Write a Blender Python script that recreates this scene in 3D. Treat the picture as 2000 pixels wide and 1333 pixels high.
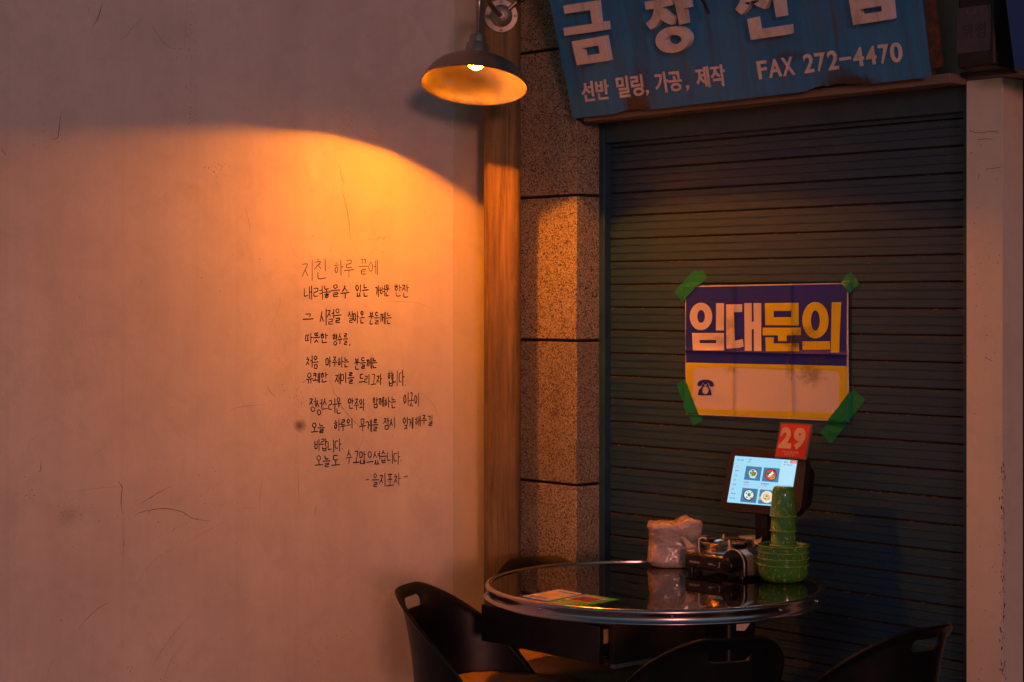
import bpy, bmesh, math, random
from mathutils import Vector, Matrix, noise as mnoise
from mathutils.geometry import tessellate_polygon
R = math.radians
for o in list(bpy.data.objects): bpy.data.objects.remove(o)
sc = bpy.context.scene
col = sc.collection
random.seed(7)

# ------------------------------------------------------------------ camera
F, HY, CZ = 3700.0, 588.0, 1.50          # focal length and horizon row of the 2000 px wide photograph
cam_d = bpy.data.cameras.new("camera"); cam = bpy.data.objects.new("camera", cam_d); col.objects.link(cam)
cam.location = (0, 0, CZ); cam.rotation_euler = (R(90), 0, 0)
cam_d.sensor_width = 36; cam_d.lens = 36*F/2000; cam_d.shift_y = -(666.5-HY)/2000
cam_d.clip_start = .05; cam_d.clip_end = 500
sc.camera = cam
# ------------------------------------------------------------------ world, ambient street light, exposure
SUN_DIR = Vector((-.17, .98, -.09)).normalized()      # direction the street glow travels
w = bpy.data.worlds.new("World"); sc.world = w; w.use_nodes = True
nt = w.node_tree; nt.nodes.clear()
out = nt.nodes.new("ShaderNodeOutputWorld"); bg = nt.nodes.new("ShaderNodeBackground"); sky = nt.nodes.new("ShaderNodeTexSky")
sky.sky_type = 'NISHITA'; sky.sun_disc = False; sky.sun_elevation = R(12); sky.sun_rotation = R(340)
bg.inputs[1].default_value = 0.046
nt.links.new(sky.outputs[0], bg.inputs[0]); nt.links.new(bg.outputs[0], out.inputs[0])
sd = bpy.data.lights.new("sun", 'SUN'); sd.energy = .52; sd.angle = R(7.0); sd.color = (1.0, .335, .27)
so = bpy.data.objects.new("sun", sd); col.objects.link(so)
so.rotation_euler = SUN_DIR.to_track_quat('-Z', 'Y').to_euler(); so.location = (3, -6, 4)
sc.view_settings.view_transform = 'Standard'; sc.view_settings.look = 'None'
sc.view_settings.exposure = 0; sc.view_settings.gamma = 1
LAMP_COL = (1.0, .232, .001); LAMP_STR = 11400
sc.cycles.use_denoising = True; sc.cycles.max_bounces = 8; sc.cycles.sample_clamp_indirect = 0
sc.cycles.sample_clamp_direct = 0

# ------------------------------------------------------------------ geometry helpers
V = Vector
def ray(x, y): return V(((x-1000)/F, 1, (HY-y)/F))
def at(x, y, D): r = ray(x, y); return V((r.x*D, D, CZ+r.z*D))
class Plane:
    def __init__(s, o, u, n):
        s.o = V(o); s.u = V(u).normalized(); s.n = V(n).normalized(); s.v = s.n.cross(s.u).normalized(); s.u = s.v.cross(s.n)
    def P(s, a, b, c=0): return s.o + s.u*a + s.v*b + s.n*c
    def hit(s, x, y):
        r = ray(x, y); c = V((0, 0, CZ)); t = (s.o-c).dot(s.n)/r.dot(s.n); return c+r*t
    def ab(s, x, y): d = s.hit(x, y)-s.o; return (d.dot(s.u), d.dot(s.v))
    def frame(s):   # local axes: x right, y into the surface, z up
        m = Matrix((s.u, -s.n, s.v)).transposed().to_4x4(); m.translation = s.o; return m
    def off(s, c): return Plane(s.o+s.n*c, s.u, s.n)
FR = {}
def empty(name, loc, M=None):
    o = bpy.data.objects.new(name, None); col.objects.link(o); o.empty_display_size = .05
    M = M.copy() if M is not None else Matrix.Translation(V(loc))
    o.matrix_world = M; FR[o.name] = M; return o
def tag(o, label=None, cat=None, group=None, kind=None):
    if label: o['label'] = label
    if cat: o['category'] = cat
    if group: o['group'] = group
    if kind: o['kind'] = kind
    return o
def build(name, geo, mats, parent=None, M=None, smooth=False, local=False, fmat=None, bevel=0, seg=2, auto=None):
    verts, faces = geo[0], geo[1]
    if fmat is None and len(geo) > 2: fmat = geo[2]
    me = bpy.data.meshes.new(name); o = bpy.data.objects.new(name, me); col.objects.link(o)
    if parent is not None:
        o.parent = parent; fr = FR[parent.name]; FR[o.name] = fr
    else:
        if M is None:
            xs = [v[0] for v in verts]; ys = [v[1] for v in verts]; zs = [v[2] for v in verts]
            M = Matrix.Translation(V(((min(xs)+max(xs))/2, (min(ys)+max(ys))/2, min(zs)))) if not local else Matrix()
        o.matrix_world = M; fr = M; FR[o.name] = M
    if not local:
        inv = fr.inverted(); verts = [inv @ V(v) for v in verts]
    me.from_pydata([tuple(v) for v in verts], [], faces)
    for m in (mats if isinstance(mats, (list, tuple)) else [mats]): me.materials.append(m)
    if fmat is not None:
        for p, i in zip(me.polygons, fmat): p.material_index = i
    me.validate(); 
    bm = bmesh.new(); bm.from_mesh(me); bmesh.ops.remove_doubles(bm, verts=bm.verts, dist=1e-6) if smooth or bevel else None
    bm.to_mesh(me); bm.free()
    if smooth:
        for p in me.polygons: p.use_smooth = True
        if auto is not None: me.set_sharp_from_angle(angle=R(auto))
    if bevel:
        b = o.modifiers.new("bevel", 'BEVEL'); b.width = bevel; b.segments = seg; b.limit_method = 'ANGLE'; b.angle_limit = R(40)
        for p in me.polygons: p.use_smooth = True
        me.set_sharp_from_angle(angle=R(35)) if not smooth else None
    me.update(); return o
def join(*gs):
    vs, fs, fm = [], [], []
    for g in gs:
        n = len(vs); vs += list(g[0]); fs += [tuple(i+n for i in f) for f in g[1]]
        fm += list(g[2]) if len(g) > 2 else [0]*len(g[1])
    return vs, fs, fm
def withmat(g, i): return g[0], g[1], [i]*len(g[1])
def area(l): return sum(l[i][0]*l[(i+1) % len(l)][1]-l[(i+1) % len(l)][0]*l[i][1] for i in range(len(l)))/2
def prism(loops, pl, c0, c1, back=False):
    """loops: outer then holes, in plane coordinates; solid from offset c0 to c1 along the normal"""
    loops = [list(l) for l in loops]
    if area(loops[0]) < 0: loops[0].reverse()
    for h in loops[1:]:
        if area(h) > 0: h.reverse()
    flat = [p for l in loops for p in l]; n = len(flat)
    tri = tessellate_polygon([[V((p[0], p[1], 0)) for p in l] for l in loops])
    vs = [pl.P(p[0], p[1], c1) for p in flat]; fs = []
    for t in tri:
        a, b, c = (flat[i] for i in t); s = (b[0]-a[0])*(c[1]-a[1])-(c[0]-a[0])*(b[1]-a[1])
        if abs(s) < 1e-14: continue
        fs.append(tuple(t) if s > 0 else tuple(reversed(t)))
    if c1-c0 > 1e-6:
        vs += [pl.P(p[0], p[1], c0) for p in flat]
        if back: fs += [tuple(i+n for i in reversed(f)) for f in fs[:]]
        k = 0
        for l in loops:
            m = len(l)
            for i in range(m):
                a, b = k+i, k+(i+1) % m; fs.append((a+n, b+n, b, a))
            k += m
    return vs, fs
def pxl(pl, pts): return [pl.ab(*p) for p in pts]
def ppris(pl, loops, c0, c1, back=False): return prism([pxl(pl, l) for l in loops], pl, c0, c1, back)
def bil(q, s, t):  # q: TL TR BR BL
    a = [q[0][i]*(1-s)+q[1][i]*s for i in (0, 1)]; b = [q[3][i]*(1-s)+q[2][i]*s for i in (0, 1)]
    return (a[0]*(1-t)+b[0]*t, a[1]*(1-t)+b[1]*t)
def rrect(q, rs, rt, n=6):   # rounded rectangle inside quad, radii as fractions
    out_ = []
    for cx, cy, a0 in ((1-rs, rt, -90), (1-rs, 1-rt, 0), (rs, 1-rt, 90), (rs, rt, 180)):
        for i in range(n+1):
            a = R(a0+90*i/n); out_.append(bil(q, cx+rs*math.cos(a), cy+rt*math.sin(a)))
    return out_
def ell(cx, cy, rx, ry, rot=0, n=36):
    c, s = math.cos(R(rot)), math.sin(R(rot))
    return [(cx+rx*math.cos(t)*c-ry*math.sin(t)*s, cy+rx*math.cos(t)*s+ry*math.sin(t)*c) for t in (2*math.pi*i/n for i in range(n))]
def box(pl, a0, a1, b0, b1, c0, c1):   # box in plane coordinates
    p = [pl.P(a, b, c) for c in (c0, c1) for b in (b0, b1) for a in (a0, a1)]
    return p, [(0, 2, 3, 1), (4, 5, 7, 6), (0, 1, 5, 4), (2, 6, 7, 3), (0, 4, 6, 2), (1, 3, 7, 5)]
def cr(pts, k=6):   # Catmull-Rom resample
    pts = [V(p) for p in pts]
    if len(pts) < 3: return pts
    out_ = []
    for i in range(len(pts)-1):
        p0 = pts[max(i-1, 0)]; p1 = pts[i]; p2 = pts[i+1]; p3 = pts[min(i+2, len(pts)-1)]
        for j in range(k):
            t = j/k; out_.append(.5*((2*p1)+(p2-p0)*t+(2*p0-5*p1+4*p2-p3)*t*t+(3*p1-p0-3*p2+p3)*t**3))
    return out_+[pts[-1]]
def tube(pts, r, n=12, caps=True):
    pts = [V(p) for p in pts]; vs, fs = [], []
    rr = r if isinstance(r, (list, tuple)) else [r]*len(pts)
    up = None
    for i, p in enumerate(pts):
        t = (pts[min(i+1, len(pts)-1)]-pts[max(i-1, 0)]).normalized()
        if up is None: up = t.orthogonal().normalized()
        up = (up-t*up.dot(t)).normalized(); s = t.cross(up)
        for k in range(n):
            a = 2*math.pi*k/n; vs.append(p+(up*math.cos(a)+s*math.sin(a))*rr[i])
    for i in range(len(pts)-1):
        for k in range(n):
            a, b = i*n+k, i*n+(k+1) % n; fs.append((a, b, b+n, a+n))
    if caps: fs += [tuple(reversed(range(n))), tuple(range(len(vs)-n, len(vs)))]
    return vs, fs
def lathe(prof, o, ax, n=48, closed=False):
    """prof: (radius, height) along axis ax from o"""
    ax = V(ax).normalized(); o = V(o); e = V((0, 1, 0)) if abs(ax.y) < .9 else V((1, 0, 0))
    e1 = (e-ax*e.dot(ax)).normalized(); e2 = ax.cross(e1); vs, fs = [], []
    for r, h in prof:
        for k in range(n):
            a = 2*math.pi*k/n; vs.append(o+ax*h+(e1*math.cos(a)+e2*math.sin(a))*r)
    m = len(prof)
    for i in range(m if closed else m-1):
        for k in range(n):
            a, b = i*n+k, i*n+(k+1) % n; j = ((i+1) % m)*n
            fs.append((a, b, j+(k+1) % n, j+k))
    return vs, fs
def ball(o, r, ax=(0, 0, 1), n=16):
    return lathe([(max(r*math.sin(t), 1e-5), -r*math.cos(t)) for t in (math.pi*i/8 for i in range(9))], o, ax, n)
_txt = {}
def text2d(s, bold=0.0):
    k = (s, bold)
    if k not in _txt:
        c = bpy.data.curves.new("t", 'FONT'); c.body = s; c.offset = bold; c.resolution_u = 4
        o = bpy.data.objects.new("t", c); col.objects.link(o)
        m = bpy.data.meshes.new_from_object(o.evaluated_get(bpy.context.evaluated_depsgraph_get()))
        vs = [(v.co.x, v.co.y) for v in m.vertices]; fs = [tuple(p.vertices) for p in m.polygons]
        bpy.data.objects.remove(o); bpy.data.curves.remove(c); bpy.data.meshes.remove(m)
        x0 = min(v[0] for v in vs); x1 = max(v[0] for v in vs); y0 = min(v[1] for v in vs); y1 = max(v[1] for v in vs)
        _txt[k] = ([((v[0]-x0)/(x1-x0), (y1-v[1])/(y1-y0)) for v in vs], fs, (x1-x0)/(y1-y0))
    return _txt[k]
def text_px(s, quad, pl, c, bold=0.0, thick=0.0):
    """lettering whose bounding box fills the pixel quad TL TR BR BL on plane pl, offset c"""
    vs2, fs, _ = text2d(s, bold); q = [pl.ab(*p) for p in quad]
    def orient(f):
        pts = [(vs2[i][0], -vs2[i][1]) for i in f]; return f if area(pts) > 0 else tuple(reversed(f))
    fs = [orient(f) for f in fs]
    uv = [bil(q, *v) for v in vs2]
    vs = [pl.P(a, b, c+thick) for a, b in uv]
    if thick:
        n = len(vs); vs += [pl.P(a, b, c) for a, b in uv]; ed = {}
        for f in fs:
            for i in range(len(f)): ed[(f[i], f[(i+1) % len(f)])] = 1
        fs = list(fs)+[(b, a, a+n, b+n) for a, b in ed if (b, a) not in ed]
    return vs, fs
def ribbon(pl, pts, wd, c):
    """flat stroke along plane points (a, b); wd = width or list of widths"""
    n = len(pts); vs, fs = [], []
    for i, p in enumerate(pts):
        q0, q1 = pts[max(i-1, 0)], pts[min(i+1, n-1)]; d = V((q1[0]-q0[0], q1[1]-q0[1]))
        d = d.normalized() if d.length > 1e-9 else V((1, 0)); h = (wd[i] if isinstance(wd, list) else wd)/2
        vs += [pl.P(p[0]-d.y*h, p[1]+d.x*h, c), pl.P(p[0]+d.y*h, p[1]-d.x*h, c)]
    for i in range(n-1): fs.append((2*i, 2*i+1, 2*i+3, 2*i+2))
    return vs, fs

# ------------------------------------------------------------------ material helpers
class NT:
    def __init__(s, name):
        s.m = bpy.data.materials.new(name); s.m.use_nodes = True; s.t = s.m.node_tree; s.b = s.t.nodes["Principled BSDF"]
        s.co = s.n("ShaderNodeTexCoord").outputs["Object"]
    def n(s, typ, **kw):
        nd = s.t.nodes.new(typ)
        for k, v in kw.items():
            if k in ('operation', 'blend_type', 'data_type', 'feature', 'noise_dimensions', 'interpolation', 'distance', 'wave_type', 'bands_direction'): setattr(nd, k, v)
            else: s.link(v, nd.inputs[k] if not k.startswith('i') or not k[1:].isdigit() else nd.inputs[int(k[1:])])
        return nd
    def link(s, v, sock):
        if isinstance(v, bpy.types.NodeSocket): s.t.links.new(v, sock)
        else: sock.default_value = v
    def vec(s, sc_, v=None): return s.n("ShaderNodeMapping", Vector=v or s.co, Scale=sc_).outputs[0]
    def noise(s, scale, detail=4, rough=.55, v=None, dist=0): 
        return s.n("ShaderNodeTexNoise", Vector=v or s.co, Scale=scale, Detail=detail, Roughness=rough, Distortion=dist).outputs[0]
    def ramp(s, f, stops):
        r = s.n("ShaderNodeValToRGB"); s.link(f, r.inputs[0]); e = r.color_ramp.elements
        while len(e) < len(stops): e.new(.5)
        for x, (p, c) in zip(e, stops): x.position = p; x.color = (c, c, c, 1) if isinstance(c, (int, float)) else (*c, 1)
        return r.outputs[0]
    def math(s, op, a, b=0.0): return s.n("ShaderNodeMath", operation=op, i0=a, i1=b).outputs[0]
    def mix(s, f, a, b, mode='MIX'):
        nd = s.n("ShaderNodeMix", data_type='RGBA', blend_type=mode); s.link(f, nd.inputs[0])
        for v, i in ((a, 6), (b, 7)): s.link((*v, 1) if isinstance(v, tuple) and len(v) == 3 else v, nd.inputs[i])
        return nd.outputs[2]
    def bump(s, h, strength, dist=.001, normal=None):
        nd = s.n("ShaderNodeBump", Height=h, Strength=strength, Distance=dist)
        if normal: s.link(normal, nd.inputs["Normal"])
        return nd.outputs[0]
    def set(s, **kw):
        names = dict(base="Base Color", rough="Roughness", metal="Metallic", normal="Normal", spec="Specular IOR Level", coat="Coat Weight", coatr="Coat Roughness",
                     trans="Transmission Weight", emis="Emission Color", estr="Emission Strength", alpha="Alpha", sss="Subsurface Weight", ior="IOR", aniso="Anisotropic")
        for k, v in kw.items(): s.link((*v, 1) if isinstance(v, tuple) and len(v) == 3 else v, s.b.inputs[names[k]])
        return s.m
def simple(name, base, rough=.5, metal=0, var=.12, scale=30, bumps=0, bscale=200, **kw):
    t = NT(name); n = t.noise(scale)
    f = t.ramp(n, [(.3, 1-var), (.7, 1+var if var < .5 else 1.0)])
    t.set(base=t.mix(1.0, base, f, 'MULTIPLY'), metal=metal, rough=t.math('ADD', t.math('MULTIPLY', t.math('SUBTRACT', n, .5), .18), rough), **kw)
    if bumps: t.set(normal=t.bump(t.noise(bscale), bumps, .001))
    return t.m
def plaster(name, c0, c1, spots=(), streak=.10, bands=()):
    t = NT(name)
    big = t.ramp(t.noise(2.2, 5), [(.3, 0), (.72, 1)])
    band = t.ramp(t.noise(5.0, 3, v=t.vec((1, 1, .04))), [(.35, 0), (.65, 1)])
    fine = t.ramp(t.noise(60, 3, v=t.vec((1, 1, .15))), [(.3, 0), (.7, 1)])
    c = t.mix(big, c0, c1); c = t.mix(t.ramp(t.noise(11, 6, .68, dist=.8), [(.46, 0), (.70, .28)]), c, tuple(x*.74 for x in c0)); c = t.mix(t.math('MULTIPLY', band, streak*2.2), c, tuple(x*.72 for x in c0)); c = t.mix(t.math('MULTIPLY', fine, streak*.7), c, tuple(x*.8 for x in c0))
    for x0, x1, k in bands:      # vertical strips toned lighter and darker than the plaster around them
        sx = t.n("ShaderNodeSeparateXYZ", Vector=t.co).outputs['X']
        xx = t.math('ADD', sx, t.math('MULTIPLY', t.math('SUBTRACT', t.noise(6, 3, v=t.vec((.2, 1, 1))), .5), .012))
        f = t.math('MULTIPLY', t.ramp(t.math('MULTIPLY', t.math('SUBTRACT', xx, x0-.004), 125.0), [(0, 0), (1, 1)]), t.ramp(t.math('MULTIPLY', t.math('SUBTRACT', x1+.004, xx), 125.0), [(0, 0), (1, 1)]))
        c = t.mix(t.math('MULTIPLY', f, abs(k)), c, (.95, .90, .86) if k > 0 else (.35, .27, .25))
    pit = t.ramp(t.noise(230, 2), [(.70, 0), (.74, 1)]); zone = t.ramp(t.noise(3.3, 3), [(.5, 0), (.62, 1)])
    c = t.mix(t.math('MULTIPLY', t.math('MULTIPLY', pit, zone), .8), c, (.06, .04, .035))
    for (x, z, rx, rz, k) in spots:   # soot and hand-dirt spots on the plaster
        d = t.n("ShaderNodeVectorMath", operation='LENGTH', i0=t.n("ShaderNodeMapping", Vector=t.n("ShaderNodeVectorMath", operation='MULTIPLY', i0=t.co, i1=(1, 0, 1)).outputs[0], Location=(-x/rx, 0, -z/rz), Scale=(1/rx, 1, 1/rz)).outputs[0]).outputs["Value"]
        dn = t.math('ADD', d, t.math('MULTIPLY', t.math('SUBTRACT', t.noise(45, 4), .5), .9))
        c = t.mix(t.math('MULTIPLY', t.ramp(dn, [(.1, 1), (1.0, 0)]), k), c, (.07, .045, .03))
    h = t.math('ADD', t.math('MULTIPLY', t.noise(26, 6, .62), .7), t.math('MULTIPLY', t.noise(190, 3), .3))
    t.set(base=c, rough=.85, spec=.25, normal=t.bump(t.math('ADD', h, t.math('MULTIPLY', t.noise(9, 3, .6, t.vec((1, 1, .45)), 1.5), .8)), .45, .005))
    return t.m

M_ = {}
M_['black_plastic'] = simple('black_plastic', (.0045, .0042, .005), .40, var=.2, bumps=.08, bscale=900, spec=.35)
M_['seat_pad'] = simple('seat_pad', (.30, .18, .085), .55, var=.2, bumps=.2, bscale=500)
M_['black_metal'] = simple('black_metal', (.012, .011, .012), .42, metal=.3)
M_['steel'] = simple('steel', (.62, .58, .60), .22, metal=1, var=.15, scale=14)
M_['brushed'] = simple('brushed', (.42, .35, .29), .34, metal=1, var=.2, scale=18)
M_['plate_metal'] = simple('plate_metal', (.34, .29, .25), .42, metal=.6, var=.25, scale=40)
M_['galv'] = simple('galv', (.40, .38, .37), .5, metal=.8, var=.2)

# ------------------------------------------------------------------ layout planes
uL = math.hypot(3298, F)
DR = V((3298/uL, -F/uL, 0))              # along the shop front, to the right and nearer
NS = V((-F/uL, -3298/uL, 0))             # out of the shop front
NW = V((3298/uL*1.0, -F/uL, 0))          # out of the plaster wall (square to the shop front)
WR = V((F/uL, 3298/uL, 0))               # along the plaster wall, to the right and farther
def ground(p): return V((p.x, p.y, 0))
CUR = Plane(ground(at(1192, 588, 5.83)), DR, NS)      # roller shutter curtain
WAL = Plane(ground(at(945, 588, 5.90)), WR, NW)       # plaster wall
POST = Plane(ground(at(945, 588, 5.719)), (1, 0, 0), (0, -1, 0))
GRA = Plane(ground(at(1126, 588, 5.765)), DR, NS)     # granite pier front, origin at its corner
GRB = Plane(ground(at(1126, 588, 5.765)), WR, NW)     # granite pier side
PIE = Plane(ground(at(1888, 588, 4.80)), DR, NS)      # right pier and lintel front
pier_off = (PIE.o-CUR.o).dot(NS)

# ------------------------------------------------------------------ ground
t = NT('asphalt'); g = t.noise(300, 3); b = t.noise(3, 5)
t.set(base=t.mix(b, (.16, .15, .14), (.24, .22, .20)), rough=.8, normal=t.bump(g, .5, .004))
tag(build('ground', ([(-40, -40, 0), (40, -40, 0), (40, 40, 0), (-40, 40, 0)], [(0, 1, 2, 3)]), t.m, M=Matrix()), kind='structure')

# ------------------------------------------------------------------ plaster wall with handwriting
wl = lambda x, y: (WAL.ab(x, y)[0], WAL.ab(x, y)[1])
sp = []
for (x, y, rx, ry, k) in ((586, 832, 15, 14, .8), (135, 1010, 30, 22, .22), (20, 985, 30, 60, .12), (727, 702, 9, 13, .2), (700, 165, 30, 30, .10)):
    a, b_ = wl(x, y); a2, b2 = wl(x+rx, y+ry); sp.append((a, b_, abs(a2-a), abs(b2-b_), k))
m_wall = plaster('wall_plaster', (.68, .615, .575), (.86, .79, .735), sp, .11, [(wl(388, 588)[0], wl(460, 588)[0], .09), (wl(236, 588)[0], wl(243, 588)[0], -.06), (wl(575, 588)[0], wl(584, 588)[0], -.05), (wl(-20, 588)[0], wl(18, 588)[0], -.07)])
wallo = tag(empty('plaster_wall', None, WAL.frame()), 'tall cream plaster wall with black Korean handwriting and hairline cracks', 'wall')
build('wall_slab', box(WAL, -3.2, 0.2, 0, 9, -.15, 0), m_wall, wallo)
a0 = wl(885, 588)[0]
build('shade_strip', box(WAL, a0, .004, 0.02, 9, .0, .004), plaster('shade_strip_plaster', (.66, .59, .46), (.72, .65, .51), (), .05), wallo, bevel=.0015)  # soft vertical shade beside the post, painted as a yellower strip

J = {'ㄱ': [[(.08, .12), (.9, .06), (.72, 1)]], 'ㄴ': [[(.08, 0), (.08, .85), (.3, .95), (1, .82)]], 'ㄷ': [[(.95, .04), (.08, .1), (.1, .9), (1, .86)]],
     'ㄹ': [[(.05, .06), (.92, .02), (.86, .42), (.1, .5), (.08, .95), (1, .9)]], 'ㅁ': [[(.1, .05), (.12, .95)], [(.1, .08), (.9, .03), (.86, .93), (.12, .95)]],
     'ㅂ': [[(.1, 0), (.14, .95), (.86, .93)], [(.9, -.05), (.86, .95)], [(.12, .48), (.88, .45)]], 'ㅅ': [[(.5, 0), (.36, .5), (0, 1)], [(.42, .42), (.95, .95)]],
     'ㅇ': [[(.5, 0), (.12, .25), (.08, .65), (.45, 1), (.85, .75), (.86, .28), (.5, 0)]], 'ㅈ': [[(.05, .1), (.92, .05), (.5, .52), (0, 1)], [(.48, .5), (.95, .95)]],
     'ㅊ': [[(.35, -.08), (.62, .06)], [(.05, .26), (.95, .2), (.5, .6), (0, 1)], [(.48, .58), (.95, .98)]], 'ㅋ': [[(.08, .1), (.9, .06), (.72, 1)], [(.1, .5), (.82, .45)]],
     'ㅌ': [[(.95, .04), (.08, .1), (.1, .9), (1, .86)], [(.1, .48), (.85, .45)]], 'ㅍ': [[(.0, .1), (1, .05)], [(.3, .1), (.36, .9)], [(.72, .08), (.64, .9)], [(-.05, .97), (1.05, .88)]],
     'ㅎ': [[(.35, -.05), (.62, .07)], [(.0, .28), (.98, .22)], [(.5, .42), (.2, .6), (.25, .9), (.55, .98), (.8, .75), (.7, .48), (.5, .42)]]}
DBL = {'ㄲ': 'ㄱㄱ', 'ㄸ': 'ㄷㄷ', 'ㅆ': 'ㅅㅅ', 'ㅉ': 'ㅈㅈ', 'ㅃ': 'ㅂㅂ', 'ㄶ': 'ㄴㅎ', 'ㅄ': 'ㅂㅅ', 'ㄺ': 'ㄹㄱ', 'ㄻ': 'ㄹㅁ', 'ㄼ': 'ㄹㅂ', 'ㅀ': 'ㄹㅎ', 'ㄳ': 'ㄱㅅ', 'ㄵ': 'ㄴㅈ'}
for k, v in DBL.items():
    J[k] = [[(x*.46, y) for x, y in s] for s in J[v[0]]]+[[(.54+x*.46, y) for x, y in s] for s in J[v[1]]]
VV = {'ㅏ': [[(.3, 0), (.32, 1)], [(.32, .45), (1, .42)]], 'ㅑ': [[(.3, 0), (.32, 1)], [(.32, .35), (1, .32)], [(.32, .58), (1, .55)]], 'ㅓ': [[(.9, 0), (.92, 1)], [(.1, .45), (.9, .42)]],
      'ㅕ': [[(.9, 0), (.92, 1)], [(.1, .35), (.9, .32)], [(.1, .58), (.9, .55)]], 'ㅣ': [[(.55, 0), (.58, 1)]], 'ㅐ': [[(.2, .05), (.22, .95)], [(.85, 0), (.87, 1)], [(.22, .46), (.86, .44)]],
      'ㅔ': [[(.45, .05), (.47, .95)], [(.92, 0), (.94, 1)], [(-.1, .46), (.46, .44)]], 'ㅖ': [[(.45, .05), (.47, .95)], [(.92, 0), (.94, 1)], [(-.1, .36), (.46, .34)], [(-.1, .58), (.46, .56)]],
      'ㅒ': [[(.2, .05), (.22, .95)], [(.85, 0), (.87, 1)], [(.22, .36), (.86, .34)], [(.22, .58), (.86, .56)]]}
HH = {'ㅗ': [[(.5, 0), (.5, .7)], [(0, .8), (1, .68)]], 'ㅛ': [[(.35, 0), (.35, .7)], [(.65, 0), (.65, .7)], [(0, .8), (1, .68)]], 'ㅜ': [[(0, .22), (1, .1)], [(.52, .18), (.5, 1)]],
      'ㅠ': [[(0, .22), (1, .1)], [(.35, .18), (.3, 1)], [(.66, .15), (.68, 1)]], 'ㅡ': [[(0, .55), (1, .42)]]}
CP = {'ㅘ': 'ㅗㅏ', 'ㅙ': 'ㅗㅐ', 'ㅚ': 'ㅗㅣ', 'ㅝ': 'ㅜㅓ', 'ㅞ': 'ㅜㅔ', 'ㅟ': 'ㅜㅣ', 'ㅢ': 'ㅡㅣ'}
CHO = 'ㄱㄲㄴㄷㄸㄹㅁㅂㅃㅅㅆㅇㅈㅉㅊㅋㅌㅍㅎ'; JUN = 'ㅏㅐㅑㅒㅓㅔㅕㅖㅗㅘㅙㅚㅛㅜㅝㅞㅟㅠㅡㅢㅣ'
JON = ['', 'ㄱ', 'ㄲ', 'ㄳ', 'ㄴ', 'ㄵ', 'ㄶ', 'ㄷ', 'ㄹ', 'ㄺ', 'ㄻ', 'ㄼ', 'ㄽ', 'ㄾ', 'ㄿ', 'ㅀ', 'ㅁ', 'ㅂ', 'ㅄ', 'ㅅ', 'ㅆ', 'ㅇ', 'ㅈ', 'ㅊ', 'ㅋ', 'ㅌ', 'ㅍ', 'ㅎ']
def syl(ch):
    if ch == '.': return [[(.1, .93), (.16, .99)]]
    if ch == ',': return [[(.2, .88), (.02, 1.1)]]
    if ch == '-': return [[(0, .55), (1, .45)]]
    n = ord(ch)-0xAC00; c, v, f = CHO[n//588], JUN[(n % 588)//28], JON[n % 28]; out_ = []
    def put(ss, x0, y0, x1, y1):
        for s in ss: out_.append([(x0+(x1-x0)*x, y0+(y1-y0)*y) for x, y in s])
    if v in VV:
        if f: put(J[c], .02, .04, .55, .5); put(VV[v], .62, 0, 1, .6); put(J[f], .22, .64, .9, 1)
        else: put(J[c], 0, .15, .52, .8); put(VV[v], .6, 0, 1, 1)
    elif v in HH:
        if f: put(J[c], .24, 0, .76, .32); put(HH[v], 0, .34, 1, .62); put(J[f], .22, .66, .82, 1)
        else: put(J[c], .2, 0, .78, .48); put(HH[v], 0, .5, 1, 1)
    else:
        h, u = CP[v]
        if f: put(J[c], .05, .02, .5, .3); put(HH[h], 0, .32, .62, .56); put(VV[u], .66, 0, 1, .62); put(J[f], .22, .66, .85, 1)
        else: put(J[c], .05, .05, .52, .46); put(HH[h], 0, .48, .66, .82); put(VV[u], .68, 0, 1, 1)
    return out_
LINES = [[('지친', 589, 509, 639, 550), ('하루', 651, 509, 691, 542), ('끝에', 699, 507, 738, 538)],
         [('내려놓을수', 593.5, 558, 682, 584), ('있는', 694, 557, 720, 582), ('가벼운', 732, 557, 761, 581), ('한잔', 770, 555, 800, 581)],
         [('그', 592, 613, 613, 628), ('시절을', 623.5, 604, 667, 635), ('살아온', 679, 608, 713, 633), ('분들께는', 719, 610, 765, 634)],
         [('따뜻한', 596, 651, 640, 671), ('향수를', 649, 652, 680, 674), (',', 682, 655, 688, 674)],
         [('처음', 598, 695, 623, 719), ('마주하는', 636, 698, 682, 719), ('분들께는', 692, 700, 737, 721)],
         [('유쾌한', 597, 729, 640, 750), ('재미를', 653, 729, 691, 751), ('드리고자', 701, 731, 746, 753), ('합니다', 756, 725, 790, 757), ('.', 790, 730, 800, 754)],
         [('정성스러운', 603, 779, 667, 809), ('안주와', 679, 778, 713, 801), ('함께하는', 727, 776, 774, 799), ('이곳이', 787, 768, 820, 796)],
         [('오늘', 606, 826, 635, 847), ('하루의', 651, 820, 689, 842), ('무게를', 702, 818, 739, 844), ('잠시', 749, 816, 774, 839), ('잊게', 786, 815, 807, 838), ('해주길', 811, 812, 846, 832)],
         [('바랍니다', 613, 858, 667, 883), ('.', 667, 855, 676, 878)],
         [('오늘도', 614, 890, 663, 913), ('수고많으셨습니다', 675, 880, 782, 907), ('.', 782, 878, 792, 901)],
         [('-', 713, 930, 720, 945), ('을지포차', 726, 925, 782, 951), ('-', 789, 924, 796, 939)]]
t = NT('marker_ink'); ik = t.noise(120, 4, .7); ik2 = t.noise(900, 2)
t.set(base=t.mix(t.ramp(t.math('ADD', t.math('MULTIPLY', ik, .7), t.math('MULTIPLY', ik2, .3)), [(.52, 0), (.66, .8)]), (.009, .008, .008), (.17, .11, .08)), rough=.6); ink = t.m
rnd = random.Random(3); sk = 0
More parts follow.
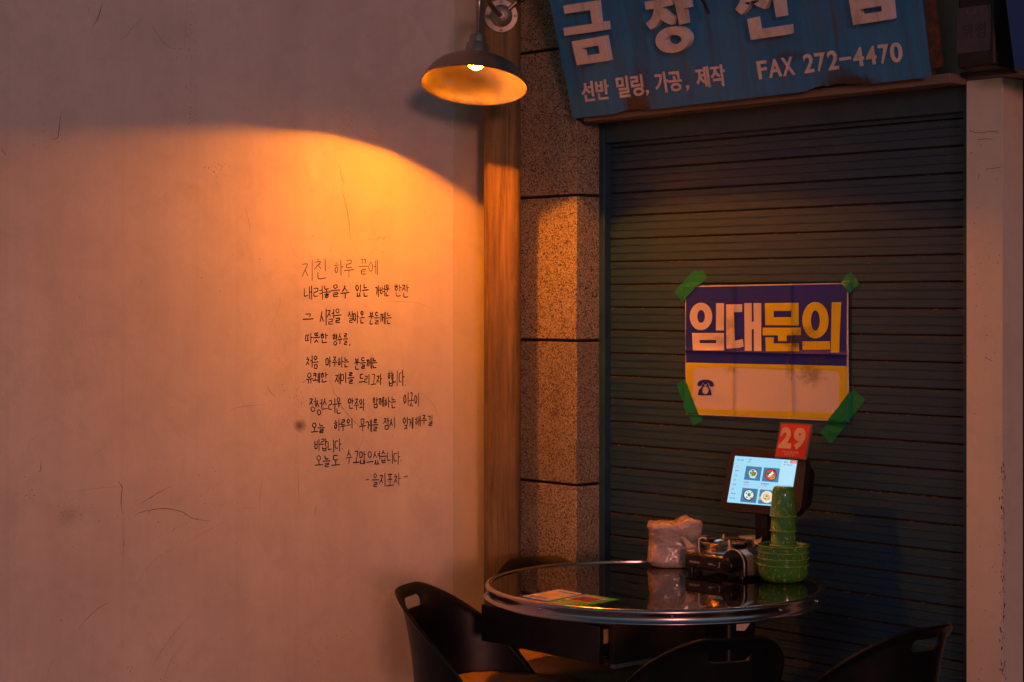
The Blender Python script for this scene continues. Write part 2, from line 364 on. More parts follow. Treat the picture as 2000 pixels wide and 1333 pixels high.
for li, line in enumerate(LINES):
    gs = []
    for word, x0, y0, x1, y1 in line:
        n = len(word); adv = (x1-x0)/n; tilt = rnd.uniform(-.05, .02)
        for i, ch in enumerate(word):
            dx, dy, sw, sh = rnd.uniform(-.06, .06)*adv, rnd.uniform(-.05, .05)*(y1-y0), adv*rnd.uniform(.9, 1.04), (y1-y0)*rnd.uniform(.9, 1.06)
            if ch in '.,-': sw, dx, dy, sh = (x1-x0), 0, 0, (y1-y0)
            for s in syl(ch):
                pp = [(x0+i*adv+dx+sw*x+rnd.uniform(-.35, .35), y0+dy+sh*y+tilt*(i*adv+sw*x)+rnd.uniform(-.35, .35)) for x, y in s]
                # rounded corners, like a marker drawn in one go
                if len(pp) > 2:
                    q = [pp[0]]
                    for a, b_ in zip(pp, pp[1:]):
                        q += [(a[0]*.78+b_[0]*.22, a[1]*.78+b_[1]*.22), (a[0]*.22+b_[0]*.78, a[1]*.22+b_[1]*.78)]
                    q.append(pp[-1]); pp = q
                pp = [(p.x, p.y) for p in cr([(a, b_, 0) for a, b_ in pp], 4)]
                k = len(pp); wd0 = (1.45 if li == 0 else 2.15)*rnd.uniform(.85, 1.15)
                wd = [wd0*(.72+.28*min(1, 4*min(j+.3, k-1-j+.3)/k)) for j in range(k)]
                sk += 1
                ab = [WAL.ab(*p) for p in pp]; mpp = 5.6/F
                gs.append(ribbon(WAL, ab, [x*mpp*1.02 for x in wd], .0006+.00004*(sk % 16)))
    build('handwritten_line', join(*gs), ink, wallo)
CR = [([(200, 7), (196, 20), (189, 41), (180, 52)], 1.5), ([(119, 220), (116, 247), (112, 269), (100, 272)], 1.5), ([(2, 287), (6, 297), (13, 304)], 1.2),
      ([(280, 35), (257, 57), (247, 70), (236, 76)], .7), ([(290, 37), (302, 60), (317, 81), (333, 94), (345, 95)], .8), ([(80, 900), (79, 919), (76, 922)], 1.2),
      ([(231, 941), (237, 949), (238, 960), (236.6, 984), (239, 1005)], 1.9), ([(243, 1056), (240.5, 1068)], 1.8), ([(274, 985), (302, 967), (333, 950)], 1.2),
      ([(262, 1007), (275, 1001), (302, 995), (325, 994), (354, 1000), (374, 1012), (395, 1016), (413, 1018)], 1.5), ([(154, 1230), (170, 1208), (192, 1189), (211, 1178)], 1.0),
      ([(582, 916), (583, 950), (584, 988)], .9), ([(619, 988), (616, 996), (615, 1004)], 1.0), ([(320, 1326), (327, 1305), (338, 1283), (364, 1254)], .8),
      ([(296, 1306), (310, 1280), (325, 1257), (350, 1225), (380, 1192)], .7), ([(662, 322), (667, 346), (672, 361)], 1.3), ([(667, 370), (673, 391), (679, 420), (683, 448), (685, 470)], 1.6),
      ([(643, 742), (649, 754), (652, 768), (658, 775), (661, 788), (670, 798), (685, 817), (700, 833), (710, 848)], 1.0), ([(710, 848), (708, 859), (699, 882)], .6),
      ([(817, 763), (840, 783), (851, 800), (859, 822)], .8), ([(734, 471), (739, 464), (742, 462)], 1.0), ([(746, 462), (749, 468), (751, 461)], 1.0), ([(757, 463), (763, 461)], 1.0),
      ([(478, 405), (484, 425), (490, 462)], .7), ([(522, 754), (527, 765), (537, 776)], 1.2), ([(528, 640), (545, 600), (548, 580)], .4), ([(750, 590), (775, 590), (815, 592), (848, 607)], .6),
      ([(240, 1010), (241, 1040), (240, 1110)], .6), ([(345, 1070), (400, 1040), (450, 1013)], .5), ([(260, 1150), (300, 1095), (345, 1070)], .5), ([(130, 962), (200, 953), (238, 951)], .5),
      ([(110, 255), (124, 248)], .5), ([(410, 1170), (455, 1157)], .5), ([(470, 991), (505, 993)], .7), ([(515, 925), (508, 960), (507, 1000)], .6), ([(448, 803), (470, 795), (520, 790)], .7),
      ([(535, 690), (560, 720)], .5), ([(745, 1160), (768, 1163)], .8), ([(744, 1184), (775, 1187)], .6), ([(575, 1294), (576, 1330)], .9), ([(365, 5), (362, 60), (360, 90)], .5), ([(90, 1333), (98, 1300), (112, 1280)], .4)]
gs = []; fine_ = []
for i, (pts, wd) in enumerate(CR):
    pp = [(p.x+rnd.uniform(-.5, .5), p.y+rnd.uniform(-.4, .4)) for p in cr([(a, b_, 0) for a, b_ in pts], 5)]; k = len(pp)
    (gs if wd > .95 else fine_).append(ribbon(WAL, [WAL.ab(*p) for p in pp], [wd*.0012*(.25+.75*min(1, 3*min(j+.2, k-1-j+.2)/k))*rnd.uniform(.7, 1.2) for j in range(k)], .0004+.00001*i))
for cx, cy, sx, sy, n in ((370, 110, 18, 90, 60), (372, 215, 10, 25, 40), (680, 245, 40, 20, 50), (420, 330, 25, 15, 40), (150, 1000, 50, 40, 90), (95, 260, 25, 40, 40), (330, 1000, 60, 40, 70), (420, 950, 30, 40, 40),
                          (330, 1290, 60, 40, 60), (590, 480, 60, 40, 40), (620, 1270, 60, 60, 60), (740, 470, 40, 30, 40), (590, 770, 25, 20, 50), (500, 700, 400, 500, 170), (255, 1303, 4, 6, 8), (60, 965, 15, 20, 30)):
    for _ in range(n):
        x, y = rnd.gauss(cx, sx*.6), rnd.gauss(cy, sy*.6)
        if x > 875: continue
        a, b_ = WAL.ab(x, y); r = .0011*rnd.choice((.4, .5, .6, .8, 1.2)); sq = rnd.uniform(.6, 1.6)
        gs.append(([WAL.P(a+r*math.cos(q)*sq, b_+r*math.sin(q), .0003+.00000*q) for q in (0, 1.25, 2.5, 3.75, 5)], [(0, 1, 2, 3, 4)]))
tag(build('surface_cracks', join(*gs), simple('crack_dark', (.11, .07, .055), .9), wallo), kind='stuff')
tag(build('hairline_cracks', join(*fine_), simple('hairline', (.30, .21, .17), .9), wallo), kind='stuff')

# ------------------------------------------------------------------ wooden post
t = NT('old_timber'); v1 = t.vec((1, 1, .05)); gr = t.noise(70, 6, .65, v1, .6); pat = t.noise(9, 4, .6, t.vec((1, 1, .3)))
c = t.mix(t.ramp(gr, [(.22, 0), (.78, 1)]), (.075, .046, .015), (.36, .225, .070)); c = t.mix(t.ramp(pat, [(.45, 0), (.75, .55)]), c, (.07, .045, .025))
c = t.mix(t.ramp(t.noise(120, 3, v=t.vec((.5, 1, 2))), [(.66, 0), (.72, .6)]), c, (.46, .31, .10))
t.set(base=c, rough=.6, spec=.35, normal=t.bump(gr, .4, .002))
pw = POST.ab(1017, 588)[0]
tag(build('wooden_post', box(POST, 0, pw, 0, 3.3, -.10, 0), t.m, M=POST.frame(), bevel=.026, seg=6), 'brown weathered wooden post in the corner between plaster wall and granite pier', 'post')

# ------------------------------------------------------------------ granite pier
t = NT('speckled_granite'); s1 = t.noise(190, 2.5, .6); s2 = t.noise(420, 2, .5); s3 = t.noise(2.5, 3)
vg = t.n('ShaderNodeTexVoronoi', feature='F1', Vector=t.n('ShaderNodeVectorMath', operation='ADD', i0=t.co, i1=t.n('ShaderNodeVectorMath', operation='SCALE', i0=t.n('ShaderNodeTexNoise', Vector=t.co, Scale=300.0).outputs['Color'], Scale=.002).outputs[0]).outputs[0], Scale=300.0); s1 = t.n('ShaderNodeSeparateColor', Color=vg.outputs['Color']).outputs[0]
c = t.ramp(s1, [(.13, (.05, .04, .034)), (.24, (.36, .29, .19)), (.55, (.60, .50, .33)), (.95, (.84, .72, .50))])
c = t.mix(t.ramp(s2, [(.40, .85), (.50, 0)]), c, (.03, .025, .022)); c = t.mix(t.math('MULTIPLY', s3, .25), c, (.16, .12, .10)); oi = t.n('ShaderNodeObjectInfo').outputs['Random']; c = t.mix(t.math('MULTIPLY', oi, .28), c, (.10, .075, .05)); c = t.mix(t.ramp(t.noise(7, 5, .6, t.vec((1, 1, .25))), [(.56, 0), (.75, .45)]), c, (.08, .055, .035))
t.set(base=c, rough=.62, spec=.4, normal=t.bump(s2, .12, .001))
bw = GRB.ab(1167, 588)[0]; aw = -GRA.ab(985, 588)[0]
pier = tag(empty('granite_pier', None, GRA.frame()), 'speckled brown granite pier of stacked blocks left of the roller shutter', 'pier')
zs = [0.0]; jz = [GRA.hit(1124, y).z for y in (948.4, 666.1, 381.2)]
top1 = GRA.hit(1080, 99).z+.004
edges = [0.0] + [jz[0]-.39] + jz + [top1, 3.3]; gap = .0045
for i in range(len(edges)-1):
    z0, z1 = edges[i]+gap*(i > 0), edges[i+1]-gap
    P0 = [GRA.P(-aw, 0), GRA.P(0, 0), GRB.P(bw+.02, 0), GRA.P(-aw, 0, -.2)]
    vs = [V((p.x, p.y, z)) for z in (z0, z1) for p in P0]
    build('granite_block', (vs, [(3, 2, 1, 0), (4, 5, 6, 7), (0, 1, 5, 4), (1, 2, 6, 5), (2, 3, 7, 6), (3, 0, 4, 7)]), t.m, pier, bevel=.002, seg=1)
mo = simple('joint_filler', (.012, .010, .009), .9)
ins = .006
P0 = [GRA.P(-aw, 0, -ins), GRA.P(-ins, 0, -ins), GRB.P(bw+.015, 0, -ins), GRA.P(-aw, 0, -.19)]
vs = [V((p.x, p.y, z)) for z in (0, 3.29) for p in P0]
build('joint_filler', (vs, [(3, 2, 1, 0), (4, 5, 6, 7), (0, 1, 5, 4), (1, 2, 6, 5), (2, 3, 7, 6), (3, 0, 4, 7)]), mo, pier)

# ------------------------------------------------------------------ roller shutter
t = NT('shutter_paint'); dirt = t.noise(14, 5, .6, t.vec((.6, 1, 1))); spk = t.noise(260, 2)
c = t.mix(t.ramp(dirt, [(.35, 0), (.8, .6)]), (.018, .060, .104), (.033, .074, .108))
c = t.mix(t.ramp(spk, [(.73, 0), (.78, .6)]), c, (.20, .16, .13))
st = t.ramp(t.noise(9, 4, v=t.vec((3, 1, .5))), [(.72, 0), (.80, .5)]); c = t.mix(st, c, (.09, .045, .02))
t.set(base=c, rough=.40, spec=.45, normal=t.bump(t.noise(40, 3), .06, .002)); m_sh = t.m
t = NT('shutter_gap_rust'); f1 = t.noise(55, 3, .6, t.vec((1, 1, .25))); f2 = t.noise(5, 3, v=t.vec((1, 1, 4)))
f = t.math('MULTIPLY', t.ramp(f1, [(.585, 0), (.61, 1)]), t.ramp(f2, [(.45, 0), (.56, 1)]))
c = t.mix(f, (.085, .040, .020), (.48, .23, .07)); c = t.mix(t.ramp(t.noise(90, 2, v=t.vec((1, 1, .3))), [(.70, 0), (.72, 1)]), c, (.75, .62, .48))
t.set(base=c, rough=.85); m_gap = t.m
shut = tag(empty('roller_shutter', None, CUR.frame()), 'closed dark grey metal roller shutter with rusty slat gaps', 'shutter')
xr = CUR.ab(1882, 588)[0]; pit = 44.38*5.83/F; z_top = CUR.ab(1192, 288.5)[1]
prof = []                                    # (z, out, material) down the curtain
zz = z_top+pit*.55; k = 0
while zz > .02:
    for dz, o_, mi in ((0, -.009, 0), (.0032, -.009, 2), (.0036, -.007, 2), (.0056, 0, 1), (.0215, .0, 0), (.0222, .0012, 0), (.0236, .0012, 0), (.0240, -.003, 0), (.0256, -.003, 0), (.0260, 0, 0),
                       (.0445, 0, 0), (.0452, .0012, 0), (.0466, .0012, 0), (.0470, -.003, 0), (.0486, -.003, 0), (.0490, 0, 0), (.0692, 0, 0)):
        prof.append((zz-dz, o_, mi))
    zz -= pit
z_shift = (zz+pit*((z_top+pit*.55-zz)/pit)) - (z_top+pit*.55)
# gap lines must fall on z_top, z_top - pit, ...
prof = [(z-pit*.55+pit, o_, m) for z, o_, m in prof]
NX = 14; vs, fs, fm = [], [], []
for z, o_, m in prof:
    for i in range(NX+1):
        x = -.01+(xr+.03)*i/NX; vs.append(CUR.P(x, z, o_+.0012*math.sin(x*5+z*3)))
for j in range(len(prof)-1):
    for i in range(NX):
        a = j*(NX+1)+i; fs.append((a, a+NX+1, a+NX+2, a+1)); fm.append(prof[j+1][2])
build('curtain', (vs, fs, fm), [m_sh, m_gap, simple('gap_shade', (.010, .010, .011), .9)], shut)  # third material paints the shade in the gap recesses near-black
m_fr = simple('shutter_frame_paint', (.019, .064, .104), .45, var=.25, scale=12, bumps=.06)
# left guide rail: front face then return back to the curtain
e1 = at(1180, 588, 5.812); eo = (V((e1.x, e1.y, 0))-CUR.o); ea, ec = eo.dot(DR), eo.dot(NS)
lo = Plane(CUR.P(0, 0, ec), DR, NS).ab(1167, 588)[0]
build('guide_rail', box(CUR, lo, ea, 0, 2.2, -.02, ec), m_fr, shut, bevel=.002)
rr_ = CUR.off(.03).ab(1881.5, 588)[0]
build('guide_rail', box(CUR, rr_, rr_+.06, 0, 2.2, -.02, .03), m_fr, shut, bevel=.002)
zh = CUR.off(.02).ab(1300, 266)[1]
zh = CUR.off(.02).hit(1192, 279.5).z
build('header_box', box(CUR, ea+.0005, rr_-.0005, zh, 2.25, -.02, ec-.004), m_fr, shut, bevel=.002)
build('header_edge', box(CUR, lo, ea+.0, 2.2, 2.25, -.02, ec), m_fr, shut)
tag(build('inner_wall', box(CUR, -.15, xr+.25, 0, 3.3, -.3, -.06), simple('inner_dark', (.03, .03, .03), .9)), 'dark wall inside the shop behind the roller shutter', 'wall')

# ------------------------------------------------------------------ right pier + lintel
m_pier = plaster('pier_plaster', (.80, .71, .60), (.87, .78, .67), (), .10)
pe = PIE.ab(1958, 588)[0]; PSD = Plane(PIE.P(pe, 0), WR, NW); pd = PSD.ab(1998, 588)[0]
zb = PIE.hit(1890, 157).z
P0 = [PIE.P(0, 0), PIE.P(pe, 0), PSD.P(pd, 0), PIE.P(0, 0)+WR*pd]
def rough_edge(z0, z1, n):   # chipped arris between pier front and side
    vs, fs = [], []; rn = random.Random(5)
    for i in range(n+1):
        z = z0+(z1-z0)*i/n; ch = max(0, mnoise.noise(V((z*14, 3.1, 0)))*.006+mnoise.noise(V((z*60, 1.1, 0)))*.003)+.0004
        for p in (PIE.P(0, z), PIE.P(pe-ch, z), PSD.P(ch*1.3, z), PSD.P(pd, z), PIE.P(0, z)+WR*pd): vs.append(p)
    for i in range(n):
        for k in range(5):
            a, b_ = i*5+k, i*5+(k+1) % 5; fs.append((a, b_, b_+5, a+5))
    fs.append((n*5, n*5+1, n*5+2, n*5+3, n*5+4)); return vs, fs
rp = tag(empty('plaster_pier', None, PIE.frame()), 'narrow cream plaster pier with chipped edge right of the shutter', 'pier')
build('pier_shaft', rough_edge(0, zb-.002, 240), m_pier, rp)
gs = []
for _ in range(420):   # soot and chips along the arris
    z = rnd.uniform(.02, 2.0); dens = mnoise.noise(V((z*3, 0, 7)))
    low = z < 1.12
    if not low and dens < .12: continue
    u = abs(rnd.gauss(0, .0035 if not low else .007)); side = rnd.random() < (.7 if low else .5)
    r = .0015*rnd.choice((.5, .8, 1, 1.6)); pl_ = PSD if side else PIE; a = u if side else pe-u*.6
    gs.append(([pl_.P(a+r*math.cos(q)*.7, z+r*math.sin(q)*rnd.uniform(1, 3), .0006) for q in (0, 1.25, 2.5, 3.75, 5)], [(0, 1, 2, 3, 4)]))
for _ in range(150):
    a, z = rnd.uniform(0, pe), rnd.uniform(.3, 2.0); r = .0009*rnd.choice((.5, .7, 1, 1.5))
    gs.append(([PIE.P(a+r*math.cos(q), z+r*math.sin(q), .0005) for q in (0, 1.25, 2.5, 3.75, 5)], [(0, 1, 2, 3, 4)]))
for pts in ([(1893, 256), (1905, 259), (1920, 260), (1935, 257), (1950, 258)], [(1908, 274), (1925, 271), (1938, 273)], [(1926, 332), (1945, 328), (1955, 327)], [(1895, 300), (1899, 297)], [(1910, 350), (1912, 342)], [(1925, 698), (1938, 706)]):
    gs.append(ribbon(PIE, [PIE.ab(x+rnd.uniform(-1, 1), y+rnd.uniform(-1, 1)) for x, y in pts], .0012, .0007))
tag(build('surface_chips', join(*gs), simple('soot', (.035, .022, .016), .9), rp), kind='stuff')
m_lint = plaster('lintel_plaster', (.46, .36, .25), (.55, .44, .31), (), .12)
la = PIE.ab(1148, 200)[0]
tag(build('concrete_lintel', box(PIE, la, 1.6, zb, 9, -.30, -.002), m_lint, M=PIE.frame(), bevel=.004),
    'beige concrete lintel above the roller shutter behind the blue sign', 'lintel')
LIP = PIE.off(.072); zl = LIP.hit(1890, 158).z; zl2 = LIP.hit(1165, 236).z
lip_l, lip_r = LIP.ab(1140, 200)[0], PIE.ab(1888, 588)[0]+.0
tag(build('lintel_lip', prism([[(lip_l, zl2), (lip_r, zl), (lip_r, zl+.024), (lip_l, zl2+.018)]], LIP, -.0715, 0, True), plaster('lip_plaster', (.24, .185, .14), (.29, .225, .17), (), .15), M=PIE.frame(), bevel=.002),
    'narrow beige ledge running between the blue sign board and the shutter header', 'ledge')
far = Plane(PIE.P(pe, 0)+WR*pd, DR, NS)
tag(build('shop_recess', box(far, .003, 1.2, 0, zb-.004, -.2, 0), simple('recess_dark', (.02, .018, .02), .8)), 'dark recessed doorway wall right of the cream plaster pier', 'wall')

# ------------------------------------------------------------------ blue signboard
def lean_plane(px, py, D, deg):
    o = at(px, py, D); n = (NS*math.cos(R(deg))-V((0, 0, 1))*math.sin(R(deg))); return Plane(o, DR, n)
Dsg = PIE.off(.10).hit(1120, 232).y
SG = lean_plane(1120, 232, Dsg, 14)
t = NT('blue_enamel'); stv = t.noise(38, 6, .62, t.vec((1, 1, .05))); bigv = t.noise(4, 4); 
c = t.mix(t.ramp(stv, [(.40, 0), (.68, .75)]), (.026, .27, .62), (.050, .115, .17)); c = t.mix(t.ramp(bigv, [(.35, 0), (.75, .55)]), c, (.018, .16, .40))
c = t.mix(t.ramp(t.noise(22, 5, .6, t.vec((1, 1, .10))), [(.62, 0), (.74, .7)]), c, (.11, .075, .05))
for (x, y, rx, rz, k) in ((1245, 210, .065, .055, .95), (1255, 180, .05, .10, .5), (1660, 168, .10, .030, .95), (1640, 160, .08, .05, .6), (1540, 110, .06, .02, .5)):
    a, b_ = SG.ab(x, y)
    d = t.n("ShaderNodeVectorMath", operation='LENGTH', i0=t.n("ShaderNodeMapping", Vector=t.n("ShaderNodeVectorMath", operation='MULTIPLY', i0=t.co, i1=(1, 0, 1)).outputs[0], Location=(-a/rx, 0, -b_/rz), Scale=(1/rx, 1, 1/rz)).outputs[0]).outputs["Value"]
    dn = t.math('ADD', d, t.math('MULTIPLY', t.math('SUBTRACT', t.noise(40, 5, .7, t.vec((1, 1, .4))), .5), 1.6))
    c = t.mix(t.math('MULTIPLY', t.ramp(dn, [(.55, 1), (1.0, 0)]), k), c, (.055, .032, .018))
t.set(base=c, rough=.5, spec=.4, normal=t.bump(stv, .15, .002)); m_blue = t.m
m_letter = NT('sign_cream'); t = m_letter; rs = t.noise(26, 5, .6, t.vec((1, 1, .4)))
t.set(base=t.mix(t.ramp(rs, [(.52, 0), (.72, .7)]), (.84, .73, .67), (.50, .31, .20)), rough=.6); m_letter = t.m
m_rust = NT('rusty_sheet'); t = m_rust; rs = t.noise(30, 6, .65)
t.set(base=t.mix(t.ramp(rs, [(.45, 0), (.7, 1)]), (.075, .045, .033), (.20, .085, .030)), rough=.85, normal=t.bump(rs, .4, .003)); m_rust = t.m
sign = tag(empty('sign_board', None, SG.frame()), 'weathered blue sign board with raised cream Korean letters and fax number leaning above the shutter', 'sign')
BL, BR = SG.ab(1120, 232), SG.ab(1818, 150.5)
slope_l = SG.ab(1073, 0); slope_r = SG.ab(1800, 0)
ext = 1.9
TL = (BL[0]+(slope_l[0]-BL[0])*ext, BL[1]+(slope_l[1]-BL[1])*ext); TR = (BR[0]+(slope_r[0]-BR[0])*ext*1.5, BR[1]+(slope_r[1]-BR[1])*ext*1.5)
# bottom edge eaten by rust in two places
bot = [BL]
for i in range(1, 120):
    s = i/120; x, y = BL[0]+(BR[0]-BL[0])*s, BL[1]+(BR[1]-BL[1])*s
    for c0_, wd_, hh in ((.195, .055, .010), (.775, .075, .014), (.72, .03, .010)):
        if abs(s-c0_) < wd_: y += hh*(1-((s-c0_)/wd_)**2)*(.45+.9*abs(mnoise.noise(V((s*55, 0, 2)))))
    bot.append((x, y))
bot.append(BR)
build('face_sheet', prism([bot+[TR, TL]], SG, -.004, 0), m_blue, sign)
build('box_back', prism([[(BL[0]+.004, BL[1]+.016), (BR[0]-.002, BR[1]+.016), (TR[0]-.002, TR[1]), (TL[0]+.004, TL[1])]], SG, -.066, -.0045, True), m_rust, sign, bevel=.002)
Z1 = lambda pts: [(1060+x/5, y/5) for x, y in pts]
Z2 = lambda pts: [(1420+x/5, y/5) for x, y in pts]
def el5(f, cx, cy, rx, ry, rot=0): return f(ell(cx, cy, rx, ry, rot))
GLY = [[[Z1([(245, 48), (570, 0), (592, 212), (660, 203), (668, 285), (258, 343), (247, 265), (528, 224), (510, 92), (260, 128)])],
        [Z1([(330, 397), (645, 345), (690, 586), (380, 630)]), Z1([(428, 463), (590, 437), (605, 513), (440, 543)])]],
       [[Z1([(1042, 10), (1285, -28), (1300, 45), (1210, 66), (1228, 100), (1265, 130), (1325, 158), (1305, 235), (1245, 213), (1195, 178), (1165, 235), (1103, 283), (1055, 222), (1100, 180), (1125, 130), (1133, 78), (1055, 88)])],
        [Z1([(1330, -20), (1408, -33), (1416, 0), (1470, -10), (1478, 66), (1424, 76), (1445, 220), (1382, 236)])],
        [el5(Z1, 1315, 380, 166, 128, -9), el5(Z1, 1325, 382, 80, 48, -9)],
        [Z1([(1120, -70), (1195, -82), (1200, -45), (1126, -33)])]],
       [[Z2([(120, -60), (470, -110), (480, -60), (440, -20), (455, 0), (415, 82), (340, 52), (275, 10), (245, 75), (187, 137), (125, 83), (160, 30), (175, -5), (170, -20)])],
        [Z2([(490, -60), (575, -75), (603, 150), (527, 162)])],
        [Z2([(245, 177), (325, 160), (345, 280), (648, 235), (657, 325), (282, 382)])]],
       [[Z2([(1232, -30), (1633, -85), (1660, 178), (1280, 238)]), Z2([(1335, 85), (1552, 50), (1558, 103), (1345, 138)])]]]
for g in GLY:
    build('raised_letter', join(*[prism([pxl(SG, l) for l in loops], SG, .001, .021+.0004*i) for i, loops in enumerate(g)]), m_letter, sign, bevel=.0008, seg=1)
def q1(*p): return Z1(p)
def q2(*p): return Z2(p)
T = []
for s, q in (('선반', q1((372, 806), (640, 770), (662, 965), (400, 1000))), ('밀링', q1((715, 752), (975, 722), (1000, 930), (748, 960))), (',', q1((1012, 880), (1044, 876), (1046, 926), (1020, 936))),
             ('가공', q1((1088, 710), (1345, 682), (1380, 885), (1118, 915))), (',', q1((1405, 834), (1438, 829), (1440, 882), (1413, 893))), ('제작', q1((1485, 662), (1775, 625), (1802, 838), (1520, 862)))):
    build('painted_word', text_px(s, q, SG, .0012, .022, .003), m_letter, sign)
T = []
for ch, q in (('F', q2((293, 600), (388, 588), (400, 760), (322, 776))), ('A', q2((412, 585), (525, 570), (545, 745), (420, 762))), ('X', q2((528, 568), (645, 553), (676, 730), (556, 747))),
              ('2', q2((745, 532), (845, 522), (860, 703), (765, 720))), ('7', q2((855, 522), (958, 510), (940, 692), (895, 702))), ('2', q2((980, 500), (1082, 490), (1100, 675), (1000, 690))),
              ('-', q2((1103, 565), (1212, 552), (1216, 580), (1106, 596))), ('4', q2((1232, 470), (1325, 458), (1352, 640), (1246, 655))), ('4', q2((1358, 455), (1448, 445), (1474, 625), (1370, 640))),
              ('7', q2((1475, 440), (1578, 428), (1558, 618), (1515, 628))), ('0', q2((1590, 424), (1708, 408), (1726, 602), (1612, 618)))):
    T.append(text_px(ch, q, SG, .0012, .020, .003))
build('fax_number', join(*T), m_letter, sign)
# black cable end hanging in front of the sign
cb = SG.off(.035)
tag(build('hanging_cable', tube(cr([cb.hit(1352, -50), cb.hit(1366, -10), cb.hit(1376, 8), cb.hit(1384, 28)]), .0042, 8), M_['black_plastic'], smooth=True, auto=50), 'short black cut cable end hanging in front of the blue sign board', 'cable')

# ------------------------------------------------------------------ black warning box and the second sign
BX = PIE.off(.09)
q3 = lambda *p: [(1790+x/7.843, y/7.843) for x, y in p]
wb = tag(empty('warning_box', None, BX.frame()), 'black plastic electrical box with embossed grey warning plate above the pier', 'electrical box')
fq = [BX.ab(*p) for p in q3((645, -900), (1165, -960), (1190, 1000), (612, 1055))]
top_ = [(fq[0][0], fq[0][1]), (fq[1][0], fq[1][1]), (fq[2][0], fq[2][1]), (fq[3][0], fq[3][1])]
cx_ = (fq[2][0]+fq[3][0])/2; hw = (fq[2][0]-fq[3][0])/2
frt = [BX.P(a, b_, 0) for a, b_ in top_]; bck = [BX.P(fq[0][0]-.004, fq[0][1]+.01, -.089), BX.P(fq[1][0]+.018, fq[1][1]+.01, -.089), BX.P(fq[2][0]+.018, fq[2][1]-.008, -.089), BX.P(fq[3][0]-.004, fq[3][1]-.008, -.089)]
build('box_shell', (frt+bck, [(0, 3, 2, 1), (4, 5, 6, 7), (0, 1, 5, 4), (1, 2, 6, 5), (2, 3, 7, 6), (3, 0, 4, 7)]), simple('box_black', (.016, .012, .011), .5, bumps=.15, bscale=400), wb, bevel=.008, seg=4)
fl = PIE.off(.03); fa = [fl.ab(*p) for p in q3((655, 1110), (1460, 1010), (1460, 1110), (655, 1190))]
build('base_flange', prism([[fa[0], fa[1], fa[2], fa[3]]], fl, -.028, 0, True), simple('box_brown', (.035, .026, .025), .55), wb, bevel=.006, seg=3)
m_plate = simple('grey_plate', (.085, .068, .082), .6, bumps=.1)
build('warning_plate', ppris(BX, [q3((632, 135), (1150, 65), (1132, 772), (620, 832))], -.001, .002), m_plate, wb)
build('name_strip', join(withmat(ppris(BX, [q3((678, 172), (1110, 88), (1108, 185), (675, 243))], .002, .003), 0),
      *[withmat(text_px(c_, q3((x, y), (x+70, y-9), (x+70, y+52), (x, y+61)), BX, .0032), 1) for c_, x, y in (('대', 690, 168), ('명', 805, 150), ('산', 920, 132), ('업', 1035, 110))]),
      [simple('strip_grey', (.115, .09, .105), .6), simple('emboss_dark', (.030, .024, .028), .6)], wb)
build('warning_letters', join(text_px('위', q3((728, 385), (855, 365), (852, 590), (722, 612)), BX, .002, -.004, .0012), text_px('험', q3((918, 362), (1068, 340), (1062, 570), (915, 592)), BX, .002, -.004, .0012)), simple('emboss', (.055, .042, .052), .6), wb)
Db = PIE.off(.11).hit(1982, 137).y
S2 = lean_plane(1982.5, 137.5, Db, 12)
s2 = tag(empty('sign_board', None, S2.frame()), 'plain deep blue sign panel cut off at the upper right corner', 'sign')
a_ = S2.ab(1982.5, 137.5); b2 = S2.ab(2000, 136); tl = S2.ab(1965, 0)
sl = (b2[1]-a_[1])/(b2[0]-a_[0]); tl2 = (a_[0]+(tl[0]-a_[0])*2, a_[1]+(tl[1]-a_[1])*2)
lp = [a_, (a_[0]+.9, a_[1]+.9*sl), (tl2[0]+.9, tl2[1]+.9*sl), tl2]
build('face_sheet', prism([lp], S2, -.003, 0), simple('deep_blue', (.012, .075, .33), .4, var=.1), s2)
build('box_back', prism([[(p[0]-.003*(i in (0, 3)), p[1]-.003*(i < 2)) for i, p in enumerate(lp)]], S2, -.06, -.0035, True), simple('sign_edge', (.20, .095, .055), .7), s2)

# ------------------------------------------------------------------ wall lamp
LB = at(929, 130, 5.373)
tc, tl_ = R(15.36), R(3.7)
AX = V((-math.sin(tl_), -math.sin(tc)*math.cos(tl_), -math.cos(tc)*math.cos(tl_)))   # the way the shade points
RIM, DEL = .1496, .0577
O_ = LB+AX*DEL; UPX = -AX
lamp = tag(empty('wall_lamp', POST.hit(979, 32)), 'lit barn style metal lamp on a bent arm fixed to the wooden post', 'lamp')
t = NT('spun_aluminium'); br = t.noise(8, 5, .6, t.vec((1, 1, 22))); sm = t.noise(14, 4)
t.set(base=t.mix(sm, (.34, .25, .18), (.56, .44, .34)), metal=1, rough=t.math('ADD', .26, t.math('MULTIPLY', sm, .22)), normal=t.bump(br, .12, .001)); m_al = t.m
t = NT('shade_lining'); sm = t.noise(16, 5, .6); sm2 = t.noise(5, 3)
t.set(base=t.mix(t.ramp(sm2, [(.35, 0), (.65, 1)]), (.44, .40, .37), (.70, .66, .60)), metal=1.0, rough=t.math('ADD', .20, t.math('MULTIPLY', sm, .22)), normal=t.bump(sm, .1, .002)); m_lin = t.m
outp = [(RIM, -.002), (RIM+.0035, .001), (RIM+.002, .005), (.146, .012), (.139, .026), (.128, .042), (.112, .057), (.092, .069), (.070, .077), (.050, .082), (.038, .086), (.0335, .090), (.033, .118), (.031, .124), (.024, .126)]
inp = [(RIM-.001, -.001), (.1455, .004), (.142, .012), (.135, .025), (.124, .040), (.108, .0545), (.089, .066), (.068, .0735), (.048, .078), (.030, .081), (.022, .083), (.012, .0835), (.001, .0835)]
